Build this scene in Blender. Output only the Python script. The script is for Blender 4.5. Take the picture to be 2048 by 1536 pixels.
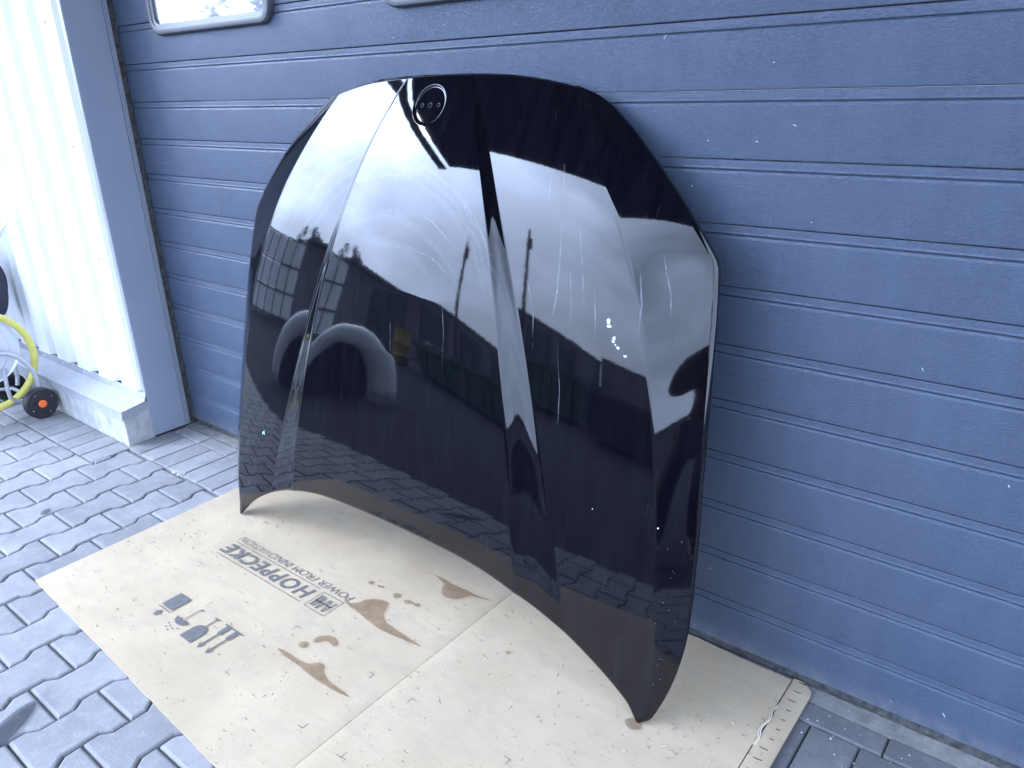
import bpy, bmesh, math, random
import numpy as np
from mathutils import Vector, Matrix

random.seed(7)
for o in list(bpy.data.objects):
    bpy.data.objects.remove(o)
scene = bpy.context.scene
COL = scene.collection

# ------------------------------------------------------------------ camera
cam_d = bpy.data.cameras.new('camera')
cam = bpy.data.objects.new('camera', cam_d)
COL.objects.link(cam)
cam_d.sensor_width = 36.0
cam_d.lens = 27.117
cam_d.clip_start = 0.02
cam_d.clip_end = 2000
right = Vector((0.78316024, 0.62107286, -0.03047206))
down = Vector((0.20450397, -0.30353466, -0.9306153))
fwd = Vector((-0.58722923, 0.72258925, -0.36472814))
m = Matrix((right, -down, -fwd)).transposed().to_4x4()
m.translation = Vector((2.99753, -1.50606, 1.32632))
cam.matrix_world = m
scene.camera = cam

# ------------------------------------------------------------------ sky and sun
SUN_EL, SUN_AZ = math.radians(37), math.radians(234)   # azimuth: clockwise from +y
world = bpy.data.worlds.new('World')
scene.world = world
world.use_nodes = True
wn, wl = world.node_tree.nodes, world.node_tree.links
wn.clear()
w_out = wn.new('ShaderNodeOutputWorld')
w_bg = wn.new('ShaderNodeBackground')
w_bg.inputs['Strength'].default_value = 0.15
sky = wn.new('ShaderNodeTexSky')
sky.sky_type = 'NISHITA'
sky.sun_disc = False
sky.sun_elevation = SUN_EL
sky.sun_rotation = SUN_AZ
sky.air_density = 1.0
sky.dust_density = 2.0
sky.ozone_density = 1.0
# broken high cloud over the whole sky
tc = wn.new('ShaderNodeTexCoord')
mp = wn.new('ShaderNodeMapping')
mp.inputs['Scale'].default_value = (1.0, 1.0, 2.6)
nz = wn.new('ShaderNodeTexNoise')
nz.inputs['Scale'].default_value = 2.3
nz.inputs['Detail'].default_value = 6
nz.inputs['Roughness'].default_value = 0.55
cr = wn.new('ShaderNodeValToRGB')
cr.color_ramp.elements[0].position = 0.36
cr.color_ramp.elements[0].color = (0.55, 0.55, 0.55, 1)
cr.color_ramp.elements[1].position = 0.66
cr.color_ramp.elements[1].color = (0.9, 0.9, 0.9, 1)
mx = wn.new('ShaderNodeMix')
mx.data_type = 'RGBA'
to_sun = Vector((math.sin(SUN_AZ) * math.cos(SUN_EL), math.cos(SUN_AZ) * math.cos(SUN_EL), math.sin(SUN_EL)))
# cloud is brightest round the veiled sun
vn = wn.new('ShaderNodeVectorMath'); vn.operation = 'NORMALIZE'
vd = wn.new('ShaderNodeVectorMath'); vd.operation = 'DOT_PRODUCT'
vd.inputs[1].default_value = to_sun
wl.new(tc.outputs['Generated'], vn.inputs[0])
wl.new(vn.outputs[0], vd.inputs[0])
g1 = wn.new('ShaderNodeMath'); g1.operation = 'MAXIMUM'; g1.inputs[1].default_value = 0.0
g2 = wn.new('ShaderNodeMath'); g2.operation = 'POWER'; g2.inputs[1].default_value = 6.0
g3 = wn.new('ShaderNodeMath'); g3.operation = 'MULTIPLY_ADD'; g3.inputs[1].default_value = 8.0; g3.inputs[2].default_value = 2.5
wl.new(vd.outputs['Value'], g1.inputs[0]); wl.new(g1.outputs[0], g2.inputs[0]); wl.new(g2.outputs[0], g3.inputs[0])
vs = wn.new('ShaderNodeVectorMath'); vs.operation = 'SCALE'
vs.inputs[0].default_value = (7.9, 10.0, 14.6)
# thicker and thinner banks of cloud
nb = wn.new('ShaderNodeTexNoise')
nb.inputs['Scale'].default_value = 1.25
nb.inputs['Detail'].default_value = 3
mb_ = wn.new('ShaderNodeMapping')
mb_.inputs['Location'].default_value = (3.1, 0.4, 1.7)
wl.new(tc.outputs['Generated'], mb_.inputs['Vector'])
wl.new(mb_.outputs['Vector'], nb.inputs['Vector'])
mr = wn.new('ShaderNodeMapRange')
mr.inputs['From Min'].default_value = 0.35
mr.inputs['From Max'].default_value = 0.65
mr.inputs['To Min'].default_value = 0.75
mr.inputs['To Max'].default_value = 1.75
wl.new(nb.outputs['Fac'], mr.inputs['Value'])
g4 = wn.new('ShaderNodeMath'); g4.operation = 'MULTIPLY'
wl.new(g3.outputs[0], g4.inputs[0])
wl.new(mr.outputs['Result'], g4.inputs[1])
wl.new(g4.outputs[0], vs.inputs['Scale'])
wl.new(vs.outputs[0], mx.inputs['B'])
wl.new(tc.outputs['Generated'], mp.inputs['Vector'])
wl.new(mp.outputs['Vector'], nz.inputs['Vector'])
wl.new(nz.outputs['Fac'], cr.inputs['Fac'])
wl.new(cr.outputs['Color'], mx.inputs['Factor'])
wl.new(sky.outputs['Color'], mx.inputs['A'])
wl.new(mx.outputs['Result'], w_bg.inputs['Color'])
wl.new(w_bg.outputs['Background'], w_out.inputs['Surface'])

sun_d = bpy.data.lights.new('sun', 'SUN')
sun_d.energy = 1.5
sun_d.angle = math.radians(14)
sun_d.color = (1.0, 0.97, 0.93)
sun = bpy.data.objects.new('sun', sun_d)
COL.objects.link(sun)
sun.rotation_euler = to_sun.to_track_quat('Z', 'Y').to_euler()

scene.view_settings.view_transform = 'Standard'
scene.view_settings.look = 'None'
scene.view_settings.exposure = 0.14
scene.view_settings.gamma = 1.0
scene.view_settings.use_curve_mapping = False
scene.render.engine = 'CYCLES'
scene.cycles.max_bounces = 8
scene.cycles.glossy_bounces = 5

# ------------------------------------------------------------------ helpers
def link(o):
    COL.objects.link(o)
    return o

def tag(o, label=None, cat=None, group=None, kind=None):
    if label: o['label'] = label
    if cat: o['category'] = cat
    if group: o['group'] = group
    if kind: o['kind'] = kind
    return o

def empty(name, loc=(0, 0, 0), rz=0.0):
    o = bpy.data.objects.new(name, None)
    o.empty_display_size = 0.1
    link(o)
    o.location = loc
    o.rotation_euler = (0, 0, rz)
    return o

def mesh(name, V, Fs, smooth=False):
    me = bpy.data.meshes.new(name)
    me.from_pydata([tuple(v) for v in V], [], Fs)
    if smooth:
        me.polygons.foreach_set('use_smooth', [True] * len(me.polygons))
    me.update()
    return me

def obj(name, me, mat=None, parent=None, loc=None):
    o = bpy.data.objects.new(name, me)
    link(o)
    if mat and not me.materials:
        me.materials.append(mat)
    if parent: o.parent = parent
    if loc is not None: o.location = loc
    return o

class MB:
    """collects simple solids into one mesh"""
    def __init__(s):
        s.V, s.F = [], []
    def add(s, V, Fs):
        k = len(s.V)
        s.V += [tuple(v) for v in V]
        s.F += [tuple(i + k for i in f) for f in Fs]
        return s
    def box(s, x0, x1, y0, y1, z0, z1):
        V = [(x0, y0, z0), (x1, y0, z0), (x1, y1, z0), (x0, y1, z0), (x0, y0, z1), (x1, y0, z1), (x1, y1, z1), (x0, y1, z1)]
        return s.add(V, [(0, 3, 2, 1), (4, 5, 6, 7), (0, 1, 5, 4), (1, 2, 6, 5), (2, 3, 7, 6), (3, 0, 4, 7)])
    def cyl(s, p, q, r, n=12, r2=None):
        p, q = Vector(p), Vector(q)
        d = (q - p).normalized()
        u = d.orthogonal().normalized()
        w = d.cross(u)
        V = []
        for c, rr in ((p, r), (q, r if r2 is None else r2)):
            V += [c + (u * math.cos(2 * math.pi * i / n) + w * math.sin(2 * math.pi * i / n)) * rr for i in range(n)]
        Fs = [(i, (i + 1) % n, n + (i + 1) % n, n + i) for i in range(n)]
        return s.add(V, Fs + [tuple(range(n - 1, -1, -1)), tuple(range(n, 2 * n))])
    def tube(s, pts, r, n=10, closed=False):
        pts = [Vector(p) for p in pts]
        N = len(pts)
        V = []
        u = None
        for i, p in enumerate(pts):
            if closed: d = pts[(i + 1) % N] - pts[i - 1]
            else: d = pts[min(i + 1, N - 1)] - pts[max(i - 1, 0)]
            d.normalize()
            u = d.orthogonal().normalized() if u is None else (u - d * u.dot(d)).normalized()
            w = d.cross(u)
            V += [p + (u * math.cos(2 * math.pi * k / n) + w * math.sin(2 * math.pi * k / n)) * r for k in range(n)]
        Fs = []
        for i in range(N if closed else N - 1):
            a, b = i * n, ((i + 1) % N) * n
            Fs += [(a + k, a + (k + 1) % n, b + (k + 1) % n, b + k) for k in range(n)]
        if not closed:
            Fs += [tuple(range(n - 1, -1, -1)), tuple(range((N - 1) * n, N * n))]
        return s.add(V, Fs)
    def lathe(s, c, axis, prof, n=32):
        """profile of (radius, offset along axis)"""
        c, axis = Vector(c), Vector(axis).normalized()
        u = axis.orthogonal().normalized()
        w = axis.cross(u)
        V = []
        for r, t in prof:
            V += [c + axis * t + (u * math.cos(2 * math.pi * k / n) + w * math.sin(2 * math.pi * k / n)) * r for k in range(n)]
        Fs = []
        for i in range(len(prof) - 1):
            Fs += [(i * n + k, i * n + (k + 1) % n, (i + 1) * n + (k + 1) % n, (i + 1) * n + k) for k in range(n)]
        return s.add(V, Fs)
    def prism(s, poly, z0, z1):
        n = len(poly)
        V = [(x, y, z0) for x, y in poly] + [(x, y, z1) for x, y in poly]
        return s.add(V, [tuple(range(n - 1, -1, -1)), tuple(range(n, 2 * n))] + [(i, (i + 1) % n, n + (i + 1) % n, n + i) for i in range(n)])
    def build(s, name, mat=None, parent=None, smooth=False, loc=None):
        me = mesh(name, s.V, s.F, smooth)
        return obj(name, me, mat, parent, loc)

def auto_smooth(o, deg=40):
    me = o.data
    bm = bmesh.new()
    bm.from_mesh(me)
    bmesh.ops.recalc_face_normals(bm, faces=bm.faces)
    lim = math.radians(deg)
    for e in bm.edges:
        e.smooth = not (len(e.link_faces) == 2 and e.calc_face_angle(0) > lim)
    for f in bm.faces: f.smooth = True
    bm.to_mesh(me)
    bm.free()
    return o

def bevel(o, w, seg=2):
    md = o.modifiers.new('bevel', 'BEVEL')
    md.width = w
    md.segments = seg
    md.limit_method = 'ANGLE'
    md.harden_normals = False
    return o

# ------------------------------------------------------------------ materials
class Mat:
    def __init__(s, name, color=(0.5, 0.5, 0.5), rough=0.6, metal=0.0, spec=0.5):
        s.m = bpy.data.materials.new(name)
        s.m.use_nodes = True
        s.n, s.l = s.m.node_tree.nodes, s.m.node_tree.links
        s.b = s.n['Principled BSDF']
        s.set('Base Color', (*color, 1))
        s.set('Roughness', rough)
        s.set('Metallic', metal)
        s.set('Specular IOR Level', spec)
        s._co = None
    def set(s, k, v): s.b.inputs[k].default_value = v
    def node(s, t, **kw):
        n = s.n.new(t)
        for k, v in kw.items(): setattr(n, k, v)
        return n
    def co(s, scale=(1, 1, 1), loc=(0, 0, 0), kind='Object'):
        t = s.node('ShaderNodeTexCoord')
        mpn = s.node('ShaderNodeMapping')
        mpn.inputs['Scale'].default_value = scale
        mpn.inputs['Location'].default_value = loc
        s.l.new(t.outputs[kind], mpn.inputs['Vector'])
        return mpn.outputs['Vector']
    def pos(s, scale=(1, 1, 1)):
        t = s.node('ShaderNodeNewGeometry')
        mpn = s.node('ShaderNodeMapping')
        mpn.inputs['Scale'].default_value = scale
        s.l.new(t.outputs['Position'], mpn.inputs['Vector'])
        return mpn.outputs['Vector']
    def noise(s, vec, scale, detail=4, rough=0.55, dist=0.0):
        n = s.node('ShaderNodeTexNoise')
        n.inputs['Scale'].default_value = scale
        n.inputs['Detail'].default_value = detail
        n.inputs['Roughness'].default_value = rough
        n.inputs['Distortion'].default_value = dist
        s.l.new(vec, n.inputs['Vector'])
        return n.outputs['Fac']
    def ramp(s, fac, stops):
        r = s.node('ShaderNodeValToRGB')
        e = r.color_ramp.elements
        while len(e) < len(stops): e.new(0.5)
        for el, (p, c) in zip(e, stops):
            el.position = p
            el.color = (*c, 1) if isinstance(c, tuple) else (c, c, c, 1)
        s.l.new(fac, r.inputs['Fac'])
        return r.outputs['Color']
    def mix(s, fac, a, b, blend='MIX'):
        n = s.node('ShaderNodeMix', data_type='RGBA', blend_type=blend)
        for k, v in (('Factor', fac), ('A', a), ('B', b)):
            if isinstance(v, (int, float)): n.inputs[k].default_value = v
            elif isinstance(v, tuple): n.inputs[k].default_value = (*v, 1)
            else: s.l.new(v, n.inputs[k])
        return n.outputs['Result']
    def math(s, op, a, b=0.0, c=None):
        n = s.node('ShaderNodeMath', operation=op)
        for i, v in enumerate((a, b, c)):
            if v is None: continue
            if isinstance(v, (int, float)): n.inputs[i].default_value = v
            else: s.l.new(v, n.inputs[i])
        return n.outputs[0]
    def color(s, sock): s.l.new(sock, s.b.inputs['Base Color'])
    def rough(s, sock): s.l.new(sock, s.b.inputs['Roughness'])
    def bump(s, sock, dist, strength=1.0, chain=None):
        b = s.node('ShaderNodeBump')
        b.inputs['Distance'].default_value = dist
        b.inputs['Strength'].default_value = strength
        s.l.new(sock, b.inputs['Height'])
        if chain is not None: s.l.new(chain, b.inputs['Normal'])
        s.l.new(b.outputs['Normal'], s.b.inputs['Normal'])
        return b.outputs['Normal']

def mat_paver(name, base, var=0.24):
    M = Mat(name, base, 0.9, 0.0, 0.2)
    p = M.pos()
    info = M.node('ShaderNodeObjectInfo')
    big = M.ramp(M.noise(p, 7, 5, 0.6), [(0.3, 0.82), (0.7, 1.1)])
    fine = M.ramp(M.noise(p, 420, 3, 0.7), [(0.28, 0.62), (0.5, 1.0), (0.78, 1.3)])
    rnd = M.math('MULTIPLY_ADD', info.outputs['Random'], var, 1 - var / 2)
    c = M.mix(1.0, base, big, 'MULTIPLY')
    c = M.mix(0.55, c, fine, 'MULTIPLY')
    c = M.mix(1.0, c, rnd, 'MULTIPLY')
    stain = M.ramp(M.noise(p, 3.1, 4, 0.65), [(0.56, 0.0), (0.72, 0.6)])
    c = M.mix(stain, c, tuple(v * 0.62 for v in base))
    dust = M.ramp(M.noise(p, 26, 5, 0.7), [(0.52, 0.0), (0.75, 0.45)])
    c = M.mix(dust, c, tuple(min(1, v * 1.45 + 0.02) for v in base))
    M.color(c)
    n1 = M.bump(M.noise(p, 300, 4, 0.7), 0.0016, 0.8)
    M.bump(M.noise(p, 18, 3), 0.004, 0.35, n1)
    return M.m

m_paver = mat_paver('concrete_paver', (0.225, 0.223, 0.228))
m_paver_shaded = mat_paver('concrete_paver_shaded', (0.115, 0.116, 0.122))  # same concrete darkened: shade at the right end painted into the colour

M = Mat('joint_sand', (0.1, 0.1, 0.1), 0.95)
p = M.pos()
M.color(M.ramp(M.noise(p, 90, 5, 0.7), [(0.3, (0.08, 0.08, 0.083)), (0.6, (0.17, 0.17, 0.168)), (0.75, (0.26, 0.26, 0.25))]))
M.bump(M.noise(p, 500, 3, 0.7), 0.003, 1.0)
m_joint = M.m

M = Mat('dark_yard_ground', (0.05, 0.05, 0.053), 1.0, 0.0, 0.05)  # invented dark surface beyond the pavers, keeps the bonnet's low reflections dark
p = M.pos()
M.color(M.mix(0.6, (0.042, 0.042, 0.047), M.ramp(M.noise(p, 1.3, 6, 0.65), [(0.3, 0.65), (0.7, 1.2)]), 'MULTIPLY'))
M.bump(M.noise(p, 40, 4), 0.006, 0.6)
m_ground = M.m

# sectional door skin: dark grey coil-coated steel with an embossed stucco grain
M = Mat('door_steel', (0.085, 0.1, 0.13), 0.34, 0.0, 0.5)
p = M.pos((1.0, 1.0, 1.7))
g1 = M.noise(p, 118, 2, 0.5, 1.6)
g1 = M.ramp(g1, [(0.42, 0.0), (0.52, 1.0), (0.6, 0.25)])
patch = M.ramp(M.noise(M.pos((1, 1, 2)), 5.5, 3), [(0.3, 0.5), (0.65, 1.0)])
h = M.mix(1.0, g1, patch, 'MULTIPLY')
n1 = M.bump(h, 0.0012, 0.55)
M.bump(M.noise(M.pos((1.5, 1, 4)), 3.0, 2), 0.004, 0.12, n1)
dirt = M.noise(M.pos((3, 1, 0.6)), 6, 5, 0.65)
dc = M.ramp(dirt, [(0.3, (0.044, 0.063, 0.100)), (0.7, (0.055, 0.077, 0.119))])
spk = M.ramp(M.noise(M.pos(), 260, 2, 0.5), [(0.80, 0.0), (0.83, 0.6)])
dc = M.mix(spk, dc, (0.45, 0.46, 0.48))
# splashed dust low on the door
geo = M.node('ShaderNodeNewGeometry')
sep = M.node('ShaderNodeSeparateXYZ')
M.l.new(geo.outputs['Position'], sep.inputs[0])
low = M.ramp(sep.outputs['Z'], [(0.0, 0.55), (0.07, 0.0)])
low = M.mix(1.0, low, M.ramp(M.noise(M.pos(), 30, 4, 0.7), [(0.35, 0.1), (0.65, 1.0)]), 'MULTIPLY')
dc = M.mix(low, dc, (0.24, 0.22, 0.2))
M.color(dc)
M.rough(M.ramp(dirt, [(0.3, 0.32), (0.7, 0.44)]))
m_door = M.m

M = Mat('jamb_steel', (0.105, 0.112, 0.128), 0.5)
p = M.pos((1, 1, 0.5))
M.color(M.ramp(M.noise(p, 8, 4), [(0.3, (0.25, 0.28, 0.335)), (0.7, (0.275, 0.305, 0.36))]))
M.bump(M.noise(M.pos(), 900, 2), 0.0002, 0.5)
m_jamb = M.m
m_jamb_edge = Mat('galvanised_edge', (0.3, 0.31, 0.33), 0.4, 0.3).m
m_rubber = Mat('black_rubber', (0.018, 0.018, 0.02), 0.55).m
M = Mat('dusty_rubber', (0.03, 0.03, 0.032), 0.7)
M.color(M.ramp(M.noise(M.pos(), 60, 5, 0.7), [(0.4, (0.02, 0.02, 0.022)), (0.75, (0.1, 0.1, 0.1))]))
m_rubber_dusty = M.m
M = Mat('black_plastic', (0.06, 0.062, 0.07), 0.38)
M.bump(M.noise(M.pos(), 1500, 2), 0.0002, 0.4)
m_plastic = M.m

M = Mat('window_acrylic', (0.32, 0.34, 0.37), 0.03, 0.0, 1.0)
M.set('IOR', 2.6)
m_pane = M.m

M = Mat('white_cladding', (0.78, 0.79, 0.8), 0.38)
p = M.pos((1, 1, 0.4))
M.color(M.ramp(M.noise(p, 5, 5, 0.6), [(0.3, (0.66, 0.665, 0.67)), (0.7, (0.72, 0.725, 0.73))]))
m_clad = M.m
M = Mat('flashing_steel', (0.55, 0.57, 0.6), 0.4, 0.2)
M.color(M.ramp(M.noise(M.pos(), 12, 5, 0.7), [(0.35, (0.30, 0.31, 0.33)), (0.7, (0.38, 0.39, 0.41))]))
M.rough(M.ramp(M.noise(M.pos(), 20, 4), [(0.3, 0.3), (0.7, 0.5)]))
m_flash = M.m
m_screw = Mat('screw_head', (0.62, 0.63, 0.66), 0.35, 0.6).m

M = Mat('plinth_concrete', (0.36, 0.36, 0.345), 0.9)
p = M.pos()
c = M.ramp(M.noise(p, 11, 6, 0.68), [(0.3, (0.3, 0.3, 0.285)), (0.5, (0.42, 0.42, 0.4)), (0.72, (0.52, 0.52, 0.505))])
drip = M.ramp(M.noise(M.pos((14, 14, 2.2)), 3, 5, 0.7), [(0.42, 0.55), (0.62, 1.1)])
M.color(M.mix(0.35, c, drip, 'MULTIPLY'))
M.bump(M.noise(p, 90, 5, 0.7), 0.003, 0.7)
m_plinth = M.m

M = Mat('threshold_concrete', (0.27, 0.27, 0.26), 0.9)
p = M.pos()
M.color(M.ramp(M.noise(p, 24, 6, 0.7), [(0.3, (0.12, 0.118, 0.112)), (0.7, (0.25, 0.247, 0.238))]))
M.bump(M.noise(p, 160, 4, 0.7), 0.003, 0.9)
m_thresh = M.m

# ------------------------------------------------------------------ ground and paving
g = MB().add([(-300, -300, -0.016), (300, -300, -0.016), (300, 300, -0.016), (-300, 300, -0.016)], [(0, 1, 2, 3)]).build('ground', m_ground)
tag(g, kind='structure')
yard = MB().add([(-10.5, -1.46, -0.0115), (6.5, -1.46, -0.0115), (6.5, -0.04, -0.0115), (-10.5, -0.04, -0.0115)], [(0, 1, 2, 3)]).build('pavement', m_joint)
tag(yard, kind='structure')

def inset(poly, d):
    n = len(poly)
    out = []
    for i in range(n):
        a, b, c = Vector(poly[i - 1]), Vector(poly[i]), Vector(poly[(i + 1) % n])
        e1, e2 = (b - a).normalized(), (c - b).normalized()
        n1, n2 = Vector((-e1.y, e1.x)), Vector((-e2.y, e2.x))
        k = (n1 + n2)
        k = k / max(k.dot(n1), 0.3) if k.length > 1e-6 else n1
        out.append(tuple(b + k * d))
    return out

def clip(poly, axis, val, keep_less=True):
    out = []
    n = len(poly)
    for i in range(n):
        a, b = poly[i], poly[(i + 1) % n]
        ia = (a[axis] <= val) if keep_less else (a[axis] >= val)
        ib = (b[axis] <= val) if keep_less else (b[axis] >= val)
        if ia: out.append(a)
        if ia != ib:
            t = (val - a[axis]) / (b[axis] - a[axis])
            out.append((a[0] + (b[0] - a[0]) * t, a[1] + (b[1] - a[1]) * t))
    return out

def stone_data(poly, ch=0.0068, depth=0.05):
    n = len(poly)
    mid = inset(poly, ch * 0.35)
    top = inset(poly, ch)
    V = [(x, y, -depth) for x, y in poly] + [(x, y, -0.0058) for x, y in poly] + [(x, y, -0.0018) for x, y in mid] + [(x, y, 0) for x, y in top]
    Fs = []
    for r in range(3):
        Fs += [(r * n + i, r * n + (i + 1) % n, (r + 1) * n + (i + 1) % n, (r + 1) * n + i) for i in range(n)]
    Fs.append(tuple(range(3 * n, 4 * n)))
    return V, Fs

JH = 0.0024
HW, WW = 0.0797 - JH, 0.0603 - JH
behaton = [(HW, -0.1 + JH), (HW, -0.0625), (WW, -0.0385), (WW, 0.0385), (HW, 0.0625), (HW, 0.1 - JH),
           (-HW, 0.1 - JH), (-HW, 0.0625), (-WW, 0.0385), (-WW, -0.0385), (-HW, -0.0625), (-HW, -0.1 + JH)]
def yard_limit(xc): return -0.447 if xc < 0.02 else -0.2995

cells = []
for i in range(-75, 46):
    xc = 0.1027 + 0.14 * i
    for k in range(-45, 8):
        yc = -0.709 + 0.1 * (2 * k + (i % 2)) + 0.1
        if yc - 0.1 > yard_limit(xc) - 0.03 or yc - .1 < -1.56: continue
        cells.append((xc, yc))
me_full = mesh('paver_stone', *stone_data(behaton))
me_full.materials.append(m_paver)
def near(xc, yc): return -1.25 < xc < 1.95 and yc > -1.5 and not (xc > 0.85 and yc > -0.8)
far = MB()
n_near = 0
for xc, yc in cells:
    lim = yard_limit(xc)
    cut = yc + 0.1 > lim
    poly = behaton
    if cut:
        poly = clip(behaton, 1, lim - yc - JH)
        if len(poly) < 3: continue
    if yc - .1 < -1.455:
        poly = clip(poly, 1, -1.455 - yc, False)
        cut = True
        if len(poly) < 3: continue
    dz = random.uniform(-0.0014, 0.0012)
    if near(xc, yc) and n_near < 295:
        if cut:
            me_s = mesh('paver_stone', *stone_data(poly))
            me_s.materials.append(m_paver)
        else: me_s = me_full
        o = obj('paver_stone', me_s, None, yard, (xc + random.uniform(-.0006, .0006), yc, dz))
        o.rotation_euler = (random.uniform(-.006, .006), random.uniform(-.006, .006), random.uniform(-.004, .004))
        n_near += 1
    else:
        V, Fs = stone_data(poly, depth=0.02)
        n = len(poly)
        far.add([(v[0] + xc, v[1] + yc, v[2] + dz) for v in V[n:]], [tuple(q - n for q in f) for f in Fs[n:]])
fo = far.build('paver_field', m_paver, yard)
tag(fo, kind='stuff')

def rect_stone(name, x0, x1, y0, y1, mat, j=0.0014):
    cx, cy = (x0 + x1) / 2, (y0 + y1) / 2
    hx, hy = (x1 - x0) / 2 - j, (y1 - y0) / 2 - j
    me_s = mesh(name, *stone_data([(hx, -hy), (hx, hy), (-hx, hy), (-hx, -hy)], 0.004))
    me_s.materials.append(mat)
    o = obj(name, me_s, None, yard, (cx, cy, random.uniform(-0.0012, 0.001)))
    o.rotation_euler = (random.uniform(-.005, .005), random.uniform(-.005, .005), random.uniform(-.003, .003))

for k in range(40):
    x0 = 0.004 + 0.1026 * k
    rect_stone('rectangular_paver', x0, x0 + 0.1026, -0.2985, -0.107, m_paver_shaded if x0 > 2.3 else m_paver)
for k in range(-1, 15):
    x0 = 0.21 + 0.2005 * k
    rect_stone('border_paver', max(x0, 0.012), x0 + 0.2005, -0.106, -0.0435, m_paver_shaded if x0 > 2.3 else m_paver)
for k in range(16):
    x1 = 0.02 - 0.1015 * k
    rect_stone('rectangular_paver', x1 - 0.1015, x1, -0.4455, -0.2885, m_paver)

rect_stone('paver_sliver', .0205, .0405, -.441, -.375, m_paver, .0008)
th = MB().box(0.0, 4.02, -0.0425, 0.06, -0.05, -0.0015).build('threshold', m_thresh)
tag(th, 'narrow strip of worn concrete along the foot of the grey door', 'threshold')

# ------------------------------------------------------------------ garage door
DX0, DX1 = 0.002, 4.0
PITCH = 0.1275
Z0 = 1.2967        # height of one groove line
door = empty('garage_door', (0, 0, 0))
tag(door, 'dark grey ribbed sectional garage door behind the black bonnet', 'garage door')
# panel profile measured down from its top edge: (y, dz)
def arc(cy, cz, r, a0, a1, n=4):
    return [(cy - r * math.cos(math.radians(a0 + (a1 - a0) * i / n)), cz + r * math.sin(math.radians(a0 + (a1 - a0) * i / n))) for i in range(n + 1)]
prof = [(0.007, -0.0002)] + arc(0.0032, -0.0016, 0.0014, 60, 0) + [(0.0018, -0.0130), (0.0008, -0.0163), (0.0008, -0.0168)] + arc(0.0022, -0.0170, 0.0012, -8, -75, 2) + [(0.0052, -0.0182), (0.0052, -0.0200)]
prof += [(0.0020, -0.0212), (0.0016, -0.0216), (0.0001, -0.0264), (0.0, -0.0268)] + arc(0.0026, -PITCH + 0.0042, 0.0026, 0, -70) + [(0.007, -PITCH + 0.0012)]
def door_panel(zt, zb=None):
    pr = [(y, zt + dz) for y, dz in prof]
    if zb is not None:
        pr = [q for q in pr if q[1] > zb + 0.003] + [(0.0, zb)]
    V, Fs = [], []
    ring = pr + [(0.04, pr[-1][1]), (0.04, pr[0][1])]
    n = len(ring)
    for x in (DX0, DX1):
        V += [(x, y, z) for y, z in ring]
    Fs = [(i, n + i, n + (i + 1) % n, (i + 1) % n) for i in range(n)] + [tuple(range(n)), tuple(range(2 * n - 1, n - 1, -1))]
    me_p = mesh('door_panel', V, Fs)
    bm = bmesh.new()
    bm.from_mesh(me_p)
    bmesh.ops.recalc_face_normals(bm, faces=bm.faces)
    bm.to_mesh(me_p)
    bm.free()
    return auto_smooth(obj('door_panel', me_p, m_door, door), 11)
for k in range(-13, 10):
    zt = Z0 - PITCH * k
    zb = 0.026 if k == 9 else None
    door_panel(zt, zb)
MB().box(DX0, DX1, 0.004, 0.03, 0.0005, 0.0265).build('bottom_seal', m_rubber_dusty, door)

def rounded(x0, x1, z0, z1, r, n=7):
    pts = []
    for cx, cz, a0 in ((x1 - r, z0 + r, -90), (x1 - r, z1 - r, 0), (x0 + r, z1 - r, 90), (x0 + r, z0 + r, 180)):
        for k in range(n + 1):
            a = math.radians(a0 + 90 * k / n)
            pts.append((cx + r * math.cos(a), cz + r * math.sin(a)))
    return pts
for wx in (0.262, 1.404):
    W, Hh, zb = 0.675, 0.36, 1.5065
    rings = []
    for dd, y, r in ((0.0, 0.001, 0.05), (0.0, -0.012, 0.05), (0.004, -0.018, 0.047), (0.018, -0.020, 0.036), (0.0215, -0.0185, 0.033), (0.0225, -0.016, 0.033), (0.034, -0.0135, 0.024), (0.0355, -0.004, 0.022)):
        rings.append([(x, y, z) for x, z in rounded(wx + dd, wx + W - dd, zb + dd, zb + Hh - dd, r)])
    n = len(rings[0])
    V = [v for r_ in rings for v in r_]
    Fs = [(a * n + i, a * n + (i + 1) % n, (a + 1) * n + (i + 1) % n, (a + 1) * n + i) for a in range(len(rings) - 1) for i in range(n)]
    fr = obj('window_frame', mesh('window_frame', V, Fs), m_plastic, door)
    auto_smooth(fr, 35)
    pp = rounded(wx + 0.033, wx + W - 0.033, zb + 0.033, zb + Hh - 0.033, 0.022)
    obj('window_pane', mesh('window_pane', [(x, -0.006, z) for x, z in pp] + [(x, -0.001, z) for x, z in pp],
        [tuple(range(n)), tuple(range(2 * n - 1, n - 1, -1))] + [(i, n + i, n + (i + 1) % n, (i + 1) % n) for i in range(n)]), m_pane, fr)

# reveal on the left of the door, right-hand reveal and lintel
jl = empty('door_jamb', (0, 0, 0))
tag(jl, 'tall grey sheet metal jamb between the white ribbed wall and the door', 'door jamb')
jb = MB().box(-0.02, 0.003, -0.1765, -0.0372, 0.004, 3.02).build('jamb_cover', m_jamb, jl)
bevel(jb, 0.0015)
MB().box(-0.0215, 0.0012, -0.1790, -0.1768, 0.004, 3.02).build('cover_edge', m_jamb_edge, jl)
bevel(MB().box(-0.02, 0.0035, -0.0352, -0.0285, 0.004, 3.02).build('trim_strip', m_jamb, jl), 0.001)
bevel(MB().box(-0.02, 0.0042, -0.0270, -0.0190, 0.004, 3.02).build('trim_strip', m_jamb_edge, jl), 0.001)
MB().box(-0.02, 0.0005, -0.0372, -0.0190, 0.004, 3.02).build('trim_gap', m_rubber, jl)
sl = MB().box(-0.02, 0.0018, -0.0188, -0.0012, 0.002, 3.02)
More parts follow.
